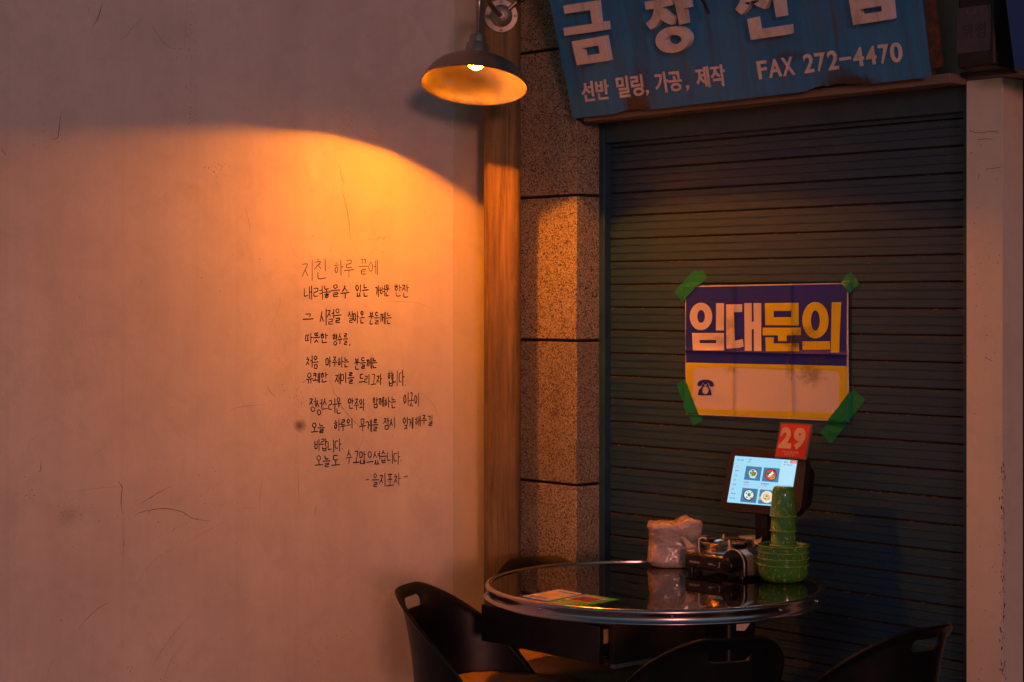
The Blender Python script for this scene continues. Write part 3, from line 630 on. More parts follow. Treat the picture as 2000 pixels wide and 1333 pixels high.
build('lamp_shade', join(withmat(lathe(list(reversed(outp)), O_, UPX, 72), 0), withmat(lathe(inp, O_, UPX, 72), 1), withmat(lathe([(RIM-.001, -.001), (RIM, -.002)], O_, UPX, 72), 0)), [m_al, m_lin], lamp, smooth=True, auto=40)
build('socket_cap', lathe([(.001, .1530), (.020, .1530), (.0235, .150), (.024, .146), (.0235, .128), (.0275, .127), (.0275, .124)], O_, UPX, 12), M_['brushed'], lamp, smooth=True, auto=30)
m_bulb = bpy.data.materials.new('lit_bulb'); m_bulb.use_nodes = True; n_ = m_bulb.node_tree; pb = n_.nodes["Principled BSDF"]
pb.inputs["Base Color"].default_value = (.9, .7, .4, 1); pb.inputs["Emission Color"].default_value = (*LAMP_COL, 1); pb.inputs["Emission Strength"].default_value = LAMP_STR
gn = n_.nodes.new("ShaderNodeNewGeometry"); vd = n_.nodes.new("ShaderNodeVectorMath"); vd.operation = 'DOT_PRODUCT'; vd.inputs[1].default_value = AX
ab_ = n_.nodes.new("ShaderNodeMath"); ab_.operation = 'ABSOLUTE'; pw_ = n_.nodes.new("ShaderNodeMath"); pw_.operation = 'POWER'; pw_.inputs[1].default_value = 7.0
ml = n_.nodes.new("ShaderNodeMath"); ml.operation = 'MULTIPLY_ADD'; ml.inputs[1].default_value = LAMP_STR; ml.inputs[2].default_value = LAMP_STR*.013
n_.links.new(gn.outputs["Normal"], vd.inputs[0]); n_.links.new(vd.outputs["Value"], ab_.inputs[0]); n_.links.new(ab_.outputs[0], pw_.inputs[0]); n_.links.new(pw_.outputs[0], ml.inputs[0]); n_.links.new(ml.outputs[0], pb.inputs["Emission Strength"])
build('bulb', ball(LB+UPX*.017, .0265, UPX, 18), m_bulb, lamp, smooth=True)
build('bulb_holder', lathe([(.016, .098), (.016, .092), (.013, .070), (.010, .066)], O_, UPX, 20), M_['brushed'], lamp, smooth=True, auto=40)
capt = O_+UPX*.1525
MP = POST.hit(979, 32)
path = cr([MP+V((0, -.012, 0)), at(968, 22, 5.64), at(955, 5, 5.55), at(945, -9, 5.46), at(939, -10, 5.40), at(936, 5, 5.375), capt], 8)
build('bent_arm', tube(path, .0080, 14), M_['brushed'], lamp, smooth=True, auto=50)
pl_ = Plane(MP, (1, 0, 0), (0, -1, 0))
mp = build('mounting_plate', lathe([(.0505, 0), (.0505, .003), (.049, .005), (.034, .006), (.0325, .008), (.030, .013), (.024, .018), (.016, .021), (.001, .022)], MP+V((0, -.0005, 0)), (0, -1, 0), 48), M_['plate_metal'], lamp, smooth=True, auto=25)
build('hex_nut', lathe([(.0165, .020), (.0165, .027), (.010, .0285), (.001, .0285)], MP, (0, -1, 0), 8), M_['plate_metal'], mp)
for dx, dz in ((0, .043), (0, -.043), (.043, 0), (-.043, 0)):
    build('screw', lathe([(.004, .004), (.004, .0075), (.002, .0085), (.0003, .0085)], MP+V((dx, 0, dz)), (0, -1, 0), 10), M_['galv'], mp, smooth=True)
build('locking_stub', tube([MP+V((.022, -.012, .018)), MP+V((.046, -.014, .040))], .0065, 12), m_al, mp, smooth=True, auto=50)
tag(build('power_cable', tube(cr([MP+V((.03, -.004, .075)), MP+V((.052, -.008, .052)), MP+V((.064, -.010, .042)), MP+V((.075, -.012, .06)), MP+V((.08, -.012, .12))]), .0032, 8), M_['black_plastic'], smooth=True), 'thin black cable looping beside the lamp mounting plate', 'cable')

# ------------------------------------------------------------------ poster and its tape
PO = CUR.off(.0042); zq = lambda pts: [(1280+x/3.418, 500+y/3.418) for x, y in pts]
pc = [PO.ab(*p) for p in zq([(200, 202), (1291, 180), (1295, 1108), (207, 1058)])]
def paper(name, colr):
    t = NT(name)
    sx = t.n("ShaderNodeSeparateXYZ", Vector=t.co)
    h = None
    for i, (ax_, px_) in enumerate((('X', zq([(532, 500)])[0]), ('X', zq([(915, 500)])[0]), ('Z', zq([(700, 647)])[0]))):
        val = PO.ab(*px_)[0 if ax_ == 'X' else 1]
        d = t.math('ABSOLUTE', t.math('SUBTRACT', sx.outputs[ax_], val)); f = t.math('POWER', 2.718, t.math('MULTIPLY', d, -130.0))
        h = f if h is None else t.math('ADD', h, f)
    h = t.math('ADD', h, t.math('MULTIPLY', t.noise(7, 4), .8)); h = t.math('ADD', h, t.math('MULTIPLY', t.noise(30, 3), .12))
    c = colr
    for (x, y, rx, ry, k) in ((1045, 790, .055, .04, .55), (930, 590, .035, .035, .75), (1000, 520, .06, .03, .45), (500, 460, .03, .03, .4), (510, 760, .03, .015, .35), (440, 560, .05, .02, .3), (900, 760, .02, .03, .4), (1090, 690, .04, .02, .5)):
        a, b_ = PO.ab(*zq([(x, y)])[0])
        d = t.n("ShaderNodeVectorMath", operation='LENGTH', i0=t.n("ShaderNodeMapping", Vector=t.n("ShaderNodeVectorMath", operation='MULTIPLY', i0=t.co, i1=(1, 0, 1)).outputs[0], Location=(-a/rx, 0, -b_/ry), Scale=(1/rx, 1, 1/ry)).outputs[0]).outputs["Value"]
        dn = t.math('ADD', d, t.math('MULTIPLY', t.math('SUBTRACT', t.noise(45, 5, .65, t.vec((1, 1, 1.6))), .5), 2.2))
        c = t.mix(t.math('MULTIPLY', t.ramp(dn, [(.2, 1), (1.1, 0)]), k), c, (.06, .045, .03))
    t.set(base=c, rough=.55, spec=.3, normal=t.bump(h, .9, .009)); return t.m
mw, mb, my = paper('poster_white', (.68, .60, .57)), paper('poster_blue', (.014, .026, .34)), paper('poster_yellow', (.68, .58, .015))
post = tag(empty('poster', None, PO.frame()), 'folded blue and yellow Korean rental notice taped to the shutter', 'poster')
def sheet(corners, c, n=28):
    vs, fs = [], []
    for j in range(n+1):
        for i in range(n+1):
            a, b_ = bil(corners, i/n, j/n); vs.append((a, b_))
    return vs, n
def fold(a, b_):   # gentle paper relief shared by every printed layer
    s = (a-pc[0][0])/(pc[1][0]-pc[0][0]); v = (b_-pc[2][1])/(pc[0][1]-pc[2][1])
    return .0016*math.cos(s*3*math.pi*2)*-.5+.0022*math.exp(-((v-.5)/.05)**2)*-.4+.0010*math.sin(s*5+v*4)
vs2, n_g = sheet(pc, 0)
vs = [PO.P(a, b_, .002+fold(a, b_)) for a, b_ in vs2]; fs = []
for j in range(n_g):
    for i in range(n_g):
        k = j*(n_g+1)+i; fs.append((k, k+n_g+1, k+n_g+2, k+1))
build('paper_sheet', (vs, fs), mw, post, smooth=True)
def layered(loops, c):   # a printed area: triangulated finely enough to follow the paper relief
    vs, fs = prism([pxl(PO, l) for l in loops], PO, 0, 0)
    bm = bmesh.new(); bv = [bm.verts.new(v) for v in vs]
    for f in fs:
        try: bm.faces.new([bv[i] for i in f])
        except ValueError: pass
    for _ in range(4):
        es = [e for e in bm.edges if e.calc_length() > .02]
        if not es: break
        bmesh.ops.subdivide_edges(bm, edges=es, cuts=1)
    bmesh.ops.triangulate(bm, faces=[f for f in bm.faces if len(f.verts) > 3])
    out_v = []
    for v in bm.verts:
        d = v.co-PO.o; a, b_ = d.dot(PO.u), d.dot(PO.v); out_v.append(PO.P(a, b_, .002+c+fold(a, b_)))
    bm.verts.index_update(); out_f = [tuple(v.index for v in f.verts) for f in bm.faces]; bm.free(); return out_v, out_f
build('blue_field', layered([zq([(208, 210), (1284, 188), (1280, 640), (1280, 735), (211, 712), (207, 640)])], .0009), mb, post)
build('yellow_field', layered([zq([(211, 713.5), (1280, 736.5), (1288, 1098), (215, 1050)]), rrect(zq([(258, 744), (1234, 768), (1226, 1050), (262, 1020)]), .04, .13)], .0009), my, post)
E2 = lambda *a, **k: zq(ell(*a, **k))
white = [[E2(310, 405, 76, 92), E2(311, 405, 26, 43)], [zq([(410, 316), (463, 316), (462, 498), (410, 498)])], [zq([(250, 515), (463, 515), (463, 632), (256, 632)]), zq([(302, 562), (413, 562), (413, 583), (302, 583)])],
         [zq([(475, 325), (583, 323), (583, 375), (527, 377), (534, 567), (588, 556), (592, 606), (560, 615), (478, 620)])],
         [zq([(597, 316), (648, 316), (648, 440), (662, 440), (660, 316), (713, 316), (712, 636), (662, 636), (662, 490), (648, 490), (647, 635), (600, 635)])]]
yel = [[zq([(737, 316), (962, 314), (962, 465), (740, 463)]), zq([(795, 368), (911, 368), (911, 410), (795, 410)])], [zq([(722, 480), (977, 480), (977, 530), (880, 531), (880, 570), (823, 570), (823, 531), (722, 531)])],
       [zq([(740, 545), (797, 545), (793, 585), (962, 585), (962, 637), (742, 637)])], [E2(1076, 430, 89, 122), E2(1076, 432, 30, 68)], [zq([(985, 572), (1172, 570), (1172, 625), (987, 628)])], [zq([(1185, 310), (1247, 310), (1232, 645), (1177, 645)])]]
build('white_lettering', join(*[layered(l, .0017) for l in white]), mw, post)
build('yellow_lettering', join(*[layered(l, .0017) for l in yel]), my, post)
ph = [[zq([(288, 866), (290, 850), (300, 836), (322, 828), (345, 826), (368, 829), (388, 838), (397, 852), (398, 868), (386, 874), (370, 868), (366, 850), (345, 845), (322, 850), (316, 866), (302, 872)])],
      [zq([(326, 856), (334, 858), (336, 868), (352, 868), (354, 858), (362, 856), (366, 876), (378, 895), (386, 931), (290, 931), (298, 895), (318, 876)]), E2(342, 897, 22, 26, n=20)],
      [zq([(330, 846), (358, 846), (357, 858), (332, 858)])]]
build('telephone_symbol', join(*[layered(l, .0018+.0001*i) for i, l in enumerate(ph)]), mb, post)
t = NT('green_tape'); n1 = t.noise(60, 4, .6, t.vec((1, 1, 3)))
t.set(base=t.mix(n1, (.001, .19, .065), (.002, .27, .092)), rough=.35, spec=.5, normal=t.bump(n1, .4, .002)); m_tape = t.m
def tape_mesh(px_pts):   # thin tape that lies on the paper, steps down off its edge and sticks to the slats
    poly = pxl(PO, px_pts); poly = poly if area(poly) > 0 else poly[::-1]
    vs, fs = prism([poly], PO, 0, 0); bm = bmesh.new(); bv = [bm.verts.new(v) for v in vs]
    for f in fs: bm.faces.new([bv[i] for i in f])
    for _ in range(6):
        es = [e for e in bm.edges if e.calc_length() > .007]
        if not es: break
        bmesh.ops.subdivide_edges(bm, edges=es, cuts=1); bmesh.ops.triangulate(bm, faces=[f for f in bm.faces if len(f.verts) > 3])
    bm.verts.index_update(); top = []
    for v in bm.verts:
        d = v.co-PO.o; a, b_ = d.dot(PO.u), d.dot(PO.v)
        ins_ = min(a-pc[0][0], pc[1][0]-a, pc[0][1]-b_, b_-pc[2][1])          # distance inside the sheet
        k = max(0, min(1, (ins_+.010)/.010)); k = k*k*(3-2*k)
        h = k*(.0062+fold(a, b_))+(1-k)*(-.0022)+.0011*mnoise.noise(V((a*60, b_*60, 1)))+.0008*(1-abs(mnoise.noise(V((a*35+b_*20, b_*35, 4)))))**4
        top.append((a+.0006*mnoise.noise(V((a*300, b_*300, 0))), b_+.0006*mnoise.noise(V((a*300, b_*300, 9))), h))
    fs = [tuple(v.index for v in f.verts) for f in bm.faces]; bm.free(); n = len(top)
    vs = [PO.P(*p) for p in top]+[PO.P(p[0], p[1], p[2]-.0003) for p in top]
    return vs, fs+[tuple(i+n for i in reversed(f)) for f in fs]
TP = [([(125, 238), (180, 315), (345, 142), (320, 105), (255, 95)], 'creased green tape strip on the upper left corner of the poster'), ([(1300, 103), (1363, 187), (1298, 248), (1236, 163)], 'shortest green tape piece, on the upper right corner of the poster'),
      ([(137, 862), (205, 820), (313, 1100), (250, 1137)], 'green tape strip on the lower left corner of the poster'), ([(1320, 888), (1400, 963), (1170, 1258), (1097, 1180)], 'longest green tape strip, on the lower right corner of the poster')]
for pts, lab in TP:
    g = tape_mesh(zq(pts))
    o = tag(build('tape_strip', g, m_tape, smooth=True, M=Plane(PO.hit(*zq([pts[0]])[0]), DR, NS).frame()), lab, 'tape', 'green tape holding the poster')

# ------------------------------------------------------------------ round table
TZ = .76
TC = V((.3716, 4.946, 0)); TRD = .4405
table = tag(empty('round_table', TC), 'round black glass table with a polished steel rim and an open drawer', 'table')
t = NT('black_glass'); gl = t.noise(6, 2)
sm_ = t.noise(9, 5, .65, dist=1.0); t.set(base=t.mix(t.ramp(t.noise(160, 3), [(.70, 0), (.74, .5)]), (.004, .0038, .004), (.09, .07, .055)), rough=t.math('ADD', .015, t.ramp(sm_, [(.50, 0), (.75, .10)])), spec=.75, normal=t.bump(gl, .035, .01)); m_gl = t.m
build('glass_top', lathe([(.0001, 0), (.2, 0), (TRD-.012, 0), (TRD-.012, -.008), (.0001, -.008)], TC+V((0, 0, TZ)), (0, 0, 1), 96), m_gl, table, smooth=True, auto=40)
t = NT('rim_steel'); b1 = t.noise(60, 4, v=t.vec((1, 1, 6)))
t.set(base=(.46, .42, .43), metal=1, rough=t.math('ADD', .17, t.math('MULTIPLY', b1, .12))); m_rim = t.m
rp_ = [(TRD-.016, -.001), (TRD-.016, .0025), (TRD-.012, .0045), (TRD-.006, .0045), (TRD-.002, .003), (TRD, 0), (TRD+.0005, -.004), (TRD-.001, -.010), (TRD-.002, -.016), (TRD-.001, -.022), (TRD+.001, -.0258), (TRD+.0035, -.0278), (TRD+.0045, -.0300), (TRD+.0035, -.0328), (TRD-.002, -.0355), (TRD-.03, -.0355)]
rim = build('steel_rim', lathe(list(reversed(rp_)), TC+V((0, 0, TZ)), (0, 0, 1), 128), m_rim, table, smooth=True, auto=60)
build('underside_board', lathe([(.0001, -.030), (TRD-.02, -.030), (TRD-.02, -.010)], TC+V((0, 0, TZ)), (0, 0, 1), 64), simple('board_dark', (.02, .015, .012), .7), table)
for px in (949.5, 1053, 1304, 1521, 1609):
    a = math.asin(max(-1, min(1, ((px-1000)/F*(TC.y-.3)-TC.x)/TRD)))
    d = V((math.sin(a), -math.cos(a), 0)); build('rim_screw', ball(TC+d*(TRD-.0005)+V((0, 0, TZ-.013)), .0042, d, 10), M_['steel'], rim, smooth=True)
# drawer unit under the top, parallel to the shop front
dr0 = at(940, 1185, 4.93)
DP = Plane(V((dr0.x, dr0.y, 0)), DR, NS); zt_, zb_ = TZ-.050, TZ-.050-.094
dw = DP.ab(1170, 1260)[0]
m_drw = simple('drawer_black', (.0085, .008, .009), .45, var=.2, bumps=.05)
m_ply = simple('plywood_edge', (.60, .36, .13), .6, var=.25, scale=50)
m_car = simple('carcass_brown', (.055, .030, .020), .5, var=.25)
drw = build('drawer', box(DP, 0, dw, zb_, zt_, -.016, 0), m_drw, table, bevel=.0015)
build('drawer_tray', join(box(DP, .02, dw-.018, zb_+.012, zb_+.02, -.28, -.0165), box(DP, dw-.028, dw-.016, zb_+.012, zt_-.015, -.28, -.0165), box(DP, .016, .028, zb_+.012, zt_-.015, -.28, -.0165)), m_ply, drw)
build('slide_rail', join(box(DP, dw-.0155, dw-.010, zb_+.014, zb_+.045, -.28, -.018), box(DP, dw-.0095, dw-.007, zb_+.020, zb_+.038, -.22, -.03)), M_['black_metal'], drw, bevel=.001)
build('carcass', join(box(DP, dw-.006, dw+.010, zb_-.004, zt_+.006, -.37, -.040), box(DP, .0, .016, zb_-.004, zt_+.006, -.37, -.040), box(DP, .0165, dw-.0065, zt_-.006, zt_+.0055, -.37, -.041), box(DP, .0165, dw-.0065, zb_-.0035, zb_+.008, -.37, -.041)), m_car, table, bevel=.001)
build('carcass_edge', box(DP, dw-.006, dw+.0105, zb_-.0145, zb_-.0045, -.30, -.045), simple('edge_pale', (.42, .27, .20), .6), table)
# pedestal
pcx = at(1392, 1250, 4.95); PP = Plane(V((pcx.x, pcx.y, 0)), DR, NS)
build('pedestal', box(PP, -.055, .055, .03, TZ-.0305, -.11, 0), M_['black_metal'], table, bevel=.012, seg=3)
build('base_plate', lathe([(.0001, .03), (.20, .03), (.23, .02), (.235, .004), (.235, 0), (.0001, 0)], V((TC.x+.03, TC.y, 0)), (0, 0, 1), 48), M_['black_metal'], table, smooth=True, auto=40)
gp = Plane(V((pcx.x, pcx.y, 0))+DR*.0562+NS*-.05, WR.lerp(DR, .5).normalized(), (0, -1, 0))
gp = Plane(PP.P(.0556, 0, -.03), (1, 0, 0), (0, -1, 0))
build('gusset_bracket', join(prism([[(.0, TZ-.036), (.075, TZ-.036), (.07, TZ-.05), (.022, TZ-.118), (.0, TZ-.118)]], gp, -.004, 0, True), prism([[(.027, TZ-.04), (.031, TZ-.04), (.033, TZ-.055), (.038, TZ-.056), (.041, TZ-.04), (.045, TZ-.04), (.043, TZ-.06), (.03, TZ-.06)]], gp, 0, .0015)), M_['galv'], table)

# ------------------------------------------------------------------ things on the table
TT = Plane(V((0, 0, TZ+.0005)), (1, 0, 0), (0, 0, 1))
# leaflet
LQ = [(1006, 1167), (1092, 1151), (1210, 1171.5), (1121, 1188)]       # left, far, right, near
lf = tag(empty('menu_leaflet', TT.hit(1105, 1170)), 'flat laminated menu leaflet, half blue and half green, lying on the glass table', 'leaflet')
mid_f, mid_n = (1146, 1160.6), (1064, 1177.7)
TLf = TT
m_lb, m_lg, m_lw, m_ly = (simple(n_, c_, .25, var=.1) for n_, c_ in (('leaflet_blue', (.02, .13, .80)), ('leaflet_green', (.13, .56, .02)), ('leaflet_white', (.75, .66, .52)), ('leaflet_yellow', (.72, .48, .05))))
mid_f = ((1092+1210)/2-6, (1151+1171.5)/2); mid_n = ((1006+1121)/2+0, (1167+1188)/2)
qb = [LQ[0], LQ[1], mid_f, mid_n]; qg = [mid_n, mid_f, LQ[2], LQ[3]]      # s runs away from the viewer, t runs to the right
sub = lambda q, s0, t0, s1, t1: [bil(q, s0, t0), bil(q, s1, t0), bil(q, s1, t1), bil(q, s0, t1)]
build('blue_page', withmat(ppris(TT, [qb], 0, .0008), 0), m_lb, lf); build('green_page', ppris(TT, [qg], 0, .0008), m_lg, lf)
g = [withmat(ppris(TT, [rrect(sub(qb, .12, .06, .97, .93), .06, .06)], .0008, .0010), 0)]
for i in range(6): g.append(withmat(ppris(TT, [sub(qb, .20+.075*i, .16, .235+.075*i, .74-.05*(i % 3))], .0010, .0011), 1 if i > 1 else 2))
g.append(withmat(ppris(TT, [sub(qb, .82, .25, .86, .85)], .0010, .0011), 2))
build('white_panel', join(*g), [m_lw, m_ly, m_lb], lf)
g = [withmat(ppris(TT, [rrect(sub(qg, .42, .06, .93, .80), .05, .05)], .0008, .0010), 0), withmat(ppris(TT, [sub(qg, .46, .14, .80, .74)], .0010, .0011), 1)]
for i in range(46):
    s, u = rnd.uniform(.47, .79), rnd.uniform(.16, .72); r = rnd.uniform(.012, .03)
    g.append(withmat(ppris(TT, [[bil(qg, s+r*math.cos(q), u+2*r*math.sin(q)) for q in (0, 1.2, 2.4, 3.6, 5)]], .0011, .00112+.00001*i), 2 if i % 3 else 3))
g += [withmat(ppris(TT, [rrect(sub(qg, .10, .10, .15, .60), .3, .05)], .0008, .0010), 0), withmat(ppris(TT, [sub(qg, .23, .08, .28, .72)], .0008, .0010), 0), withmat(ppris(TT, [sub(qg, .32, .22, .37, .62)], .0008, .0010), 4)]
build('food_picture', join(*g), [m_lw, simple('dish_brown', (.16, .045, .02), .3), simple('dish_orange', (.46, .13, .03), .3), simple('dish_dark', (.04, .025, .02), .3), m_ly], lf)

# plastic wrapped bundle
bc = V((at(1319, 1100, 5.29).x, 5.29, TZ)); br0 = .0735; bh = .126
vs, fs = [], []; NB, NH = 150, 60
for j in range(NH+1):
    s = j/NH
    for k in range(NB):
        a = 2*math.pi*k/NB; d = V((math.cos(a), math.sin(a), 0))
        q = (abs(d.x)**3.4+abs(d.y)**3.4)**(-1/3.4)
        if j <= 6: rr, z = br0*(.80+.20*math.sin(j/6*math.pi/2)), bh*.10*(1-math.cos(j/6*math.pi/2))
        elif j <= 42: rr, z = br0*(1+.025*math.sin(j*.16+.6)), bh*(.10+.78*(j-6)/36)
        else:
            u = (j-42)/18; rr = br0*math.cos(u*math.pi/2)**.45*(1 if u < 1 else 0)+.0005; z = bh*(.88+.10*math.sin(min(1, u*1.3)*math.pi/2))
        top = max(0, min(1, (z-bh*.62)/(bh*.38)))
        px_, py_ = d.x*q*rr, d.y*q*rr
        z += top*(.008*mnoise.noise(V((px_*30+3, py_*30, 0)))+.011*math.exp(-((px_-.030)/.026)**2)-.005*math.exp(-((px_+.005)/.02)**2))
        P3 = V((px_*1.0, py_*1.0, z))
        rg = lambda f_, o_, e_: (1-abs(mnoise.noise(P3*f_+V((o_, o_*.7, 0)))))**e_
        shear = V((px_*16+z*34, py_*16, z*11-px_*24))
        nn = .0050*mnoise.noise(P3*22)+.0030*((1-abs(mnoise.noise(shear)))**5-.3)+.0018*(rg(48, 4, 6)-.3)+.0007*(rg(95, 9, 4)-.3)
        nn *= .8+.25*top
        vs.append(bc+V((d.x*q*(rr+nn*(.3+.7*min(1, rr/br0*1.5))), d.y*q*(rr+nn)*.8, z+.0006+(nn*1.1 if top > .8 else 0))))
for j in range(NH):
    for k in range(NB): fs.append((j*NB+k, j*NB+(k+1) % NB, (j+1)*NB+(k+1) % NB, (j+1)*NB+k))
fs.append(tuple(reversed(range(NB)))); fs.append(tuple(range(NH*NB, NH*NB+NB)))
t = NT('wrapped_plastic'); fw = t.noise(30, 5, .6, dist=1.2); fw2 = t.noise(70, 4, .6, dist=2.5)
t.set(base=t.mix(fw, (.60, .41, .31), (.72, .51, .40)), rough=.22, spec=.6, coat=.8, coatr=.10, sss=.0, normal=t.bump(t.math('ADD', fw, t.math('MULTIPLY', fw2, .6)), .75, .006))
tag(build('plastic_bundle', (vs, fs), t.m, M=Matrix.Translation(bc), smooth=True), 'crumpled translucent plastic wrapped bundle standing at the back of the table', 'bag')

# portable gas stove
so_ = at(1337, 1078, 5.17); SV = Plane(V((so_.x, so_.y, TZ)), DR, NS)     # a right, b up, c toward the viewer
stv_ = tag(empty('gas_stove', SV.P(0, 0)), 'portable black gas stove with steel burner bowl and wind shields on the table', 'stove')
m_stk = simple('stove_black', (.012, .010, .010), .25, var=.1, coat=.3)
m_chr = simple('chrome', (.70, .66, .64), .10, metal=1, var=.1)
m_tin = simple('bright_tin', (.66, .60, .50), .38, metal=.35, var=.15)
b0, b1 = .016, .052; W_, DPT = .215, .165; WB = .140
build('body', box(SV, 0, WB, b0, b1-.002, -DPT, 0), m_stk, stv_, bevel=.003)
build('top_pan', join(box(SV, -.001, WB+.001, b1-.0018, b1, -DPT-.001, .001), box(SV, .012, WB-.008, b1+.0002, b1+.002, -DPT+.01, -.008)), simple('pan_bronze', (.30, .24, .21), .28, metal=.9), stv_, bevel=.001)
for a, c_ in ((.012, -.015), (.19, -.02), (.012, -DPT+.015), (.19, -DPT+.015)):
    build('foot', lathe([(.0001, .0006), (.009, .0006), (.008, .016), (.0001, .016)], SV.P(a, 0, c_), (0, 0, 1), 14), M_['black_plastic'], stv_, smooth=True, auto=40)
# gas canister compartment: half-barrel running front to back
ga, gr_ = .178, .036; gb = .040
arc = [(ga+gr_*math.cos(R(d)), gb+gr_*math.sin(R(d))) for d in range(0, 181, 10)]
build('canister_cover', prism([[(ga+gr_, b0-.004)]+arc+[(ga-gr_, b0-.004)]], SV, -DPT, -.012, True), simple('cover_bronze', (.62, .48, .42), .30, metal=.75), stv_, smooth=True, auto=35)
arc2 = [(ga+(gr_+.003)*math.cos(R(d)), gb+(gr_+.003)*math.sin(R(d))) for d in range(0, 181, 10)]
ctl = build('control_panel', prism([[(ga+gr_+.003, b0-.006)]+arc2+[(ga-gr_-.003, b0-.006)]], SV, -.0115, .002, True), m_stk, stv_, bevel=.0015)
build('panel_trim', tube([SV.P(a, b_, .0015) for a, b_ in [(ga+gr_+.003, b0-.004)]+arc2[:15]], .0018, 8), m_tin, ctl, smooth=True)
build('knob', join(lathe([(.0001, .024), (.017, .024), (.0195, .021), (.0205, .003), (.0205, 0)], SV.P(ga-.004, gb-.003, .0025), NS, 28), box(Plane(SV.P(ga-.004, gb-.003, .0265), DR, NS), -.016, .016, -.004, .004, -.001, .006)), M_['black_plastic'], ctl, smooth=True, auto=35)
build('cover_slots', join(*[prism([[(ga-.004+.0, .0)]+[(ga-.004, .0)]*0+[(ga+.002, 0), (ga+.002, .005), (ga-.004, .005)]], Plane(SV.P(0, gb+gr_+.0006, -.055-.008*i), DR, (0, 0, 1)), -.0005, .0004) for i in range(11)]), m_stk, stv_)
cut = Plane(SV.P(ga+.016, gb+gr_*.86, -.058), DR, (DR*.55+V((0, 0, 1))*.83).normalized())
build('cover_notch', prism([ell(0, 0, .012, .017)], cut, .0005, .0025), simple('notch_dark', (.01, .009, .009), .5), stv_)
# burner
bcn = SV.P(.080, 0, -.080)
build('drip_pan', lathe([(.052, b1+.0022), (.056, b1+.004), (.054, b1+.012), (.058, b1+.019), (.066, b1+.026), (.0705, b1+.031), (.0725, b1+.033), (.0715, b1+.0345), (.067, b1+.033), (.058, b1+.026), (.050, b1+.019), (.034, b1+.012), (.030, b1+.010), (.0001, b1+.010)], bcn, (0, 0, 1), 56), m_chr, stv_, smooth=True, auto=50)
build('burner_ring', join(lathe([(.030, b1+.012), (.030, b1+.024), (.026, b1+.027), (.012, b1+.027), (.010, b1+.022), (.0001, b1+.022)], bcn, (0, 0, 1), 36), lathe([(.042+.0018*math.cos(q), b1+.026+.0018*math.sin(q)) for q in (2*math.pi*i/8 for i in range(8))], bcn, (0, 0, 1), 40, True)), M_['brushed'], stv_, smooth=True, auto=40)
for ang in (41.7, 131.7, 221.7, 311.7):
    d = V((math.cos(R(ang)), math.sin(R(ang)), 0)).lerp(V((0, 0, 0)), 0); d = (DR*math.cos(R(ang))+NS*math.sin(R(ang))).normalized()
    p = lambda r, z: bcn+d*r+V((0, 0, z))
    build('pot_support', tube(cr([p(.073, b1+.002), p(.0745, b1+.020), p(.0745, b1+.034), p(.071, b1+.0405), p(.064, b1+.0425), p(.054, b1+.039)], 5), .0024, 8), m_tin, stv_, smooth=True)
# left wind shield: bent sheet at the left side with a pointed ear
sb = b1+.002
def tri_sheet(P):
    n = (P[1]-P[0]).cross(P[2]-P[0]).normalized()*.0008
    return list(P)+[p+n for p in P], [(0, 1, 2), (5, 4, 3), (0, 3, 4, 1), (1, 4, 5, 2), (2, 5, 3, 0)]
def quad_sheet(P):
    n = (P[1]-P[0]).cross(P[2]-P[0]).normalized()*.0008
    return list(P)+[p+n for p in P], [(0, 1, 2, 3), (7, 6, 5, 4), (0, 4, 5, 1), (1, 5, 6, 2), (2, 6, 7, 3), (3, 7, 4, 0)]
ear = at(1333, 1046, 5.19)
build('wind_shield', join(tri_sheet([ear, at(1342, 1071, 5.175), at(1358, 1068.5, 5.155)]), quad_sheet([ear, at(1354, 1061, 5.22), at(1368, 1057, 5.27), at(1383, 1046, 5.30)])), m_tin, stv_)
build('wind_shield', join(quad_sheet([at(1441, 1047, 5.285), at(1462, 1062, 5.245), at(1481, 1064, 5.20), at(1490, 1044, 5.205)]), tri_sheet([at(1490, 1044, 5.205), at(1481, 1064, 5.20), at(1485, 1065.5, 5.175)])), m_tin, stv_)
build('shield_hinge', tube([SV.P(.008, sb+.003, -.004), SV.P(.034, sb+.005, -.006)], .0045, 10), m_chr, stv_, smooth=True, auto=50)
zs_ = lambda *p: [(1260+x/7.692, 990+y/7.692) for x, y in p]
SF = SV.off(.0006)
m_prn = simple('print_white', (.68, .62, .56), .5)
build('printed_name', join(text_px('minima', zs_((668, 795), (818, 822), (816, 858), (668, 838)), SF, 0, .01)), m_prn, stv_)
build('printed_model', join(text_px('MSF', zs_((954, 846), (1012, 856), (1012, 882), (954, 874)), SF, 0, .02), ppris(SF, [zs_((1016, 876), (1052, 882), (1052, 888), (1016, 883))], 0, .0002),
      ppris(SF, [zs_((1113, 835), (1122, 836), (1122, 916), (1094, 912), (1094, 904), (1113, 906))], 0, .0002)), m_prn, stv_)

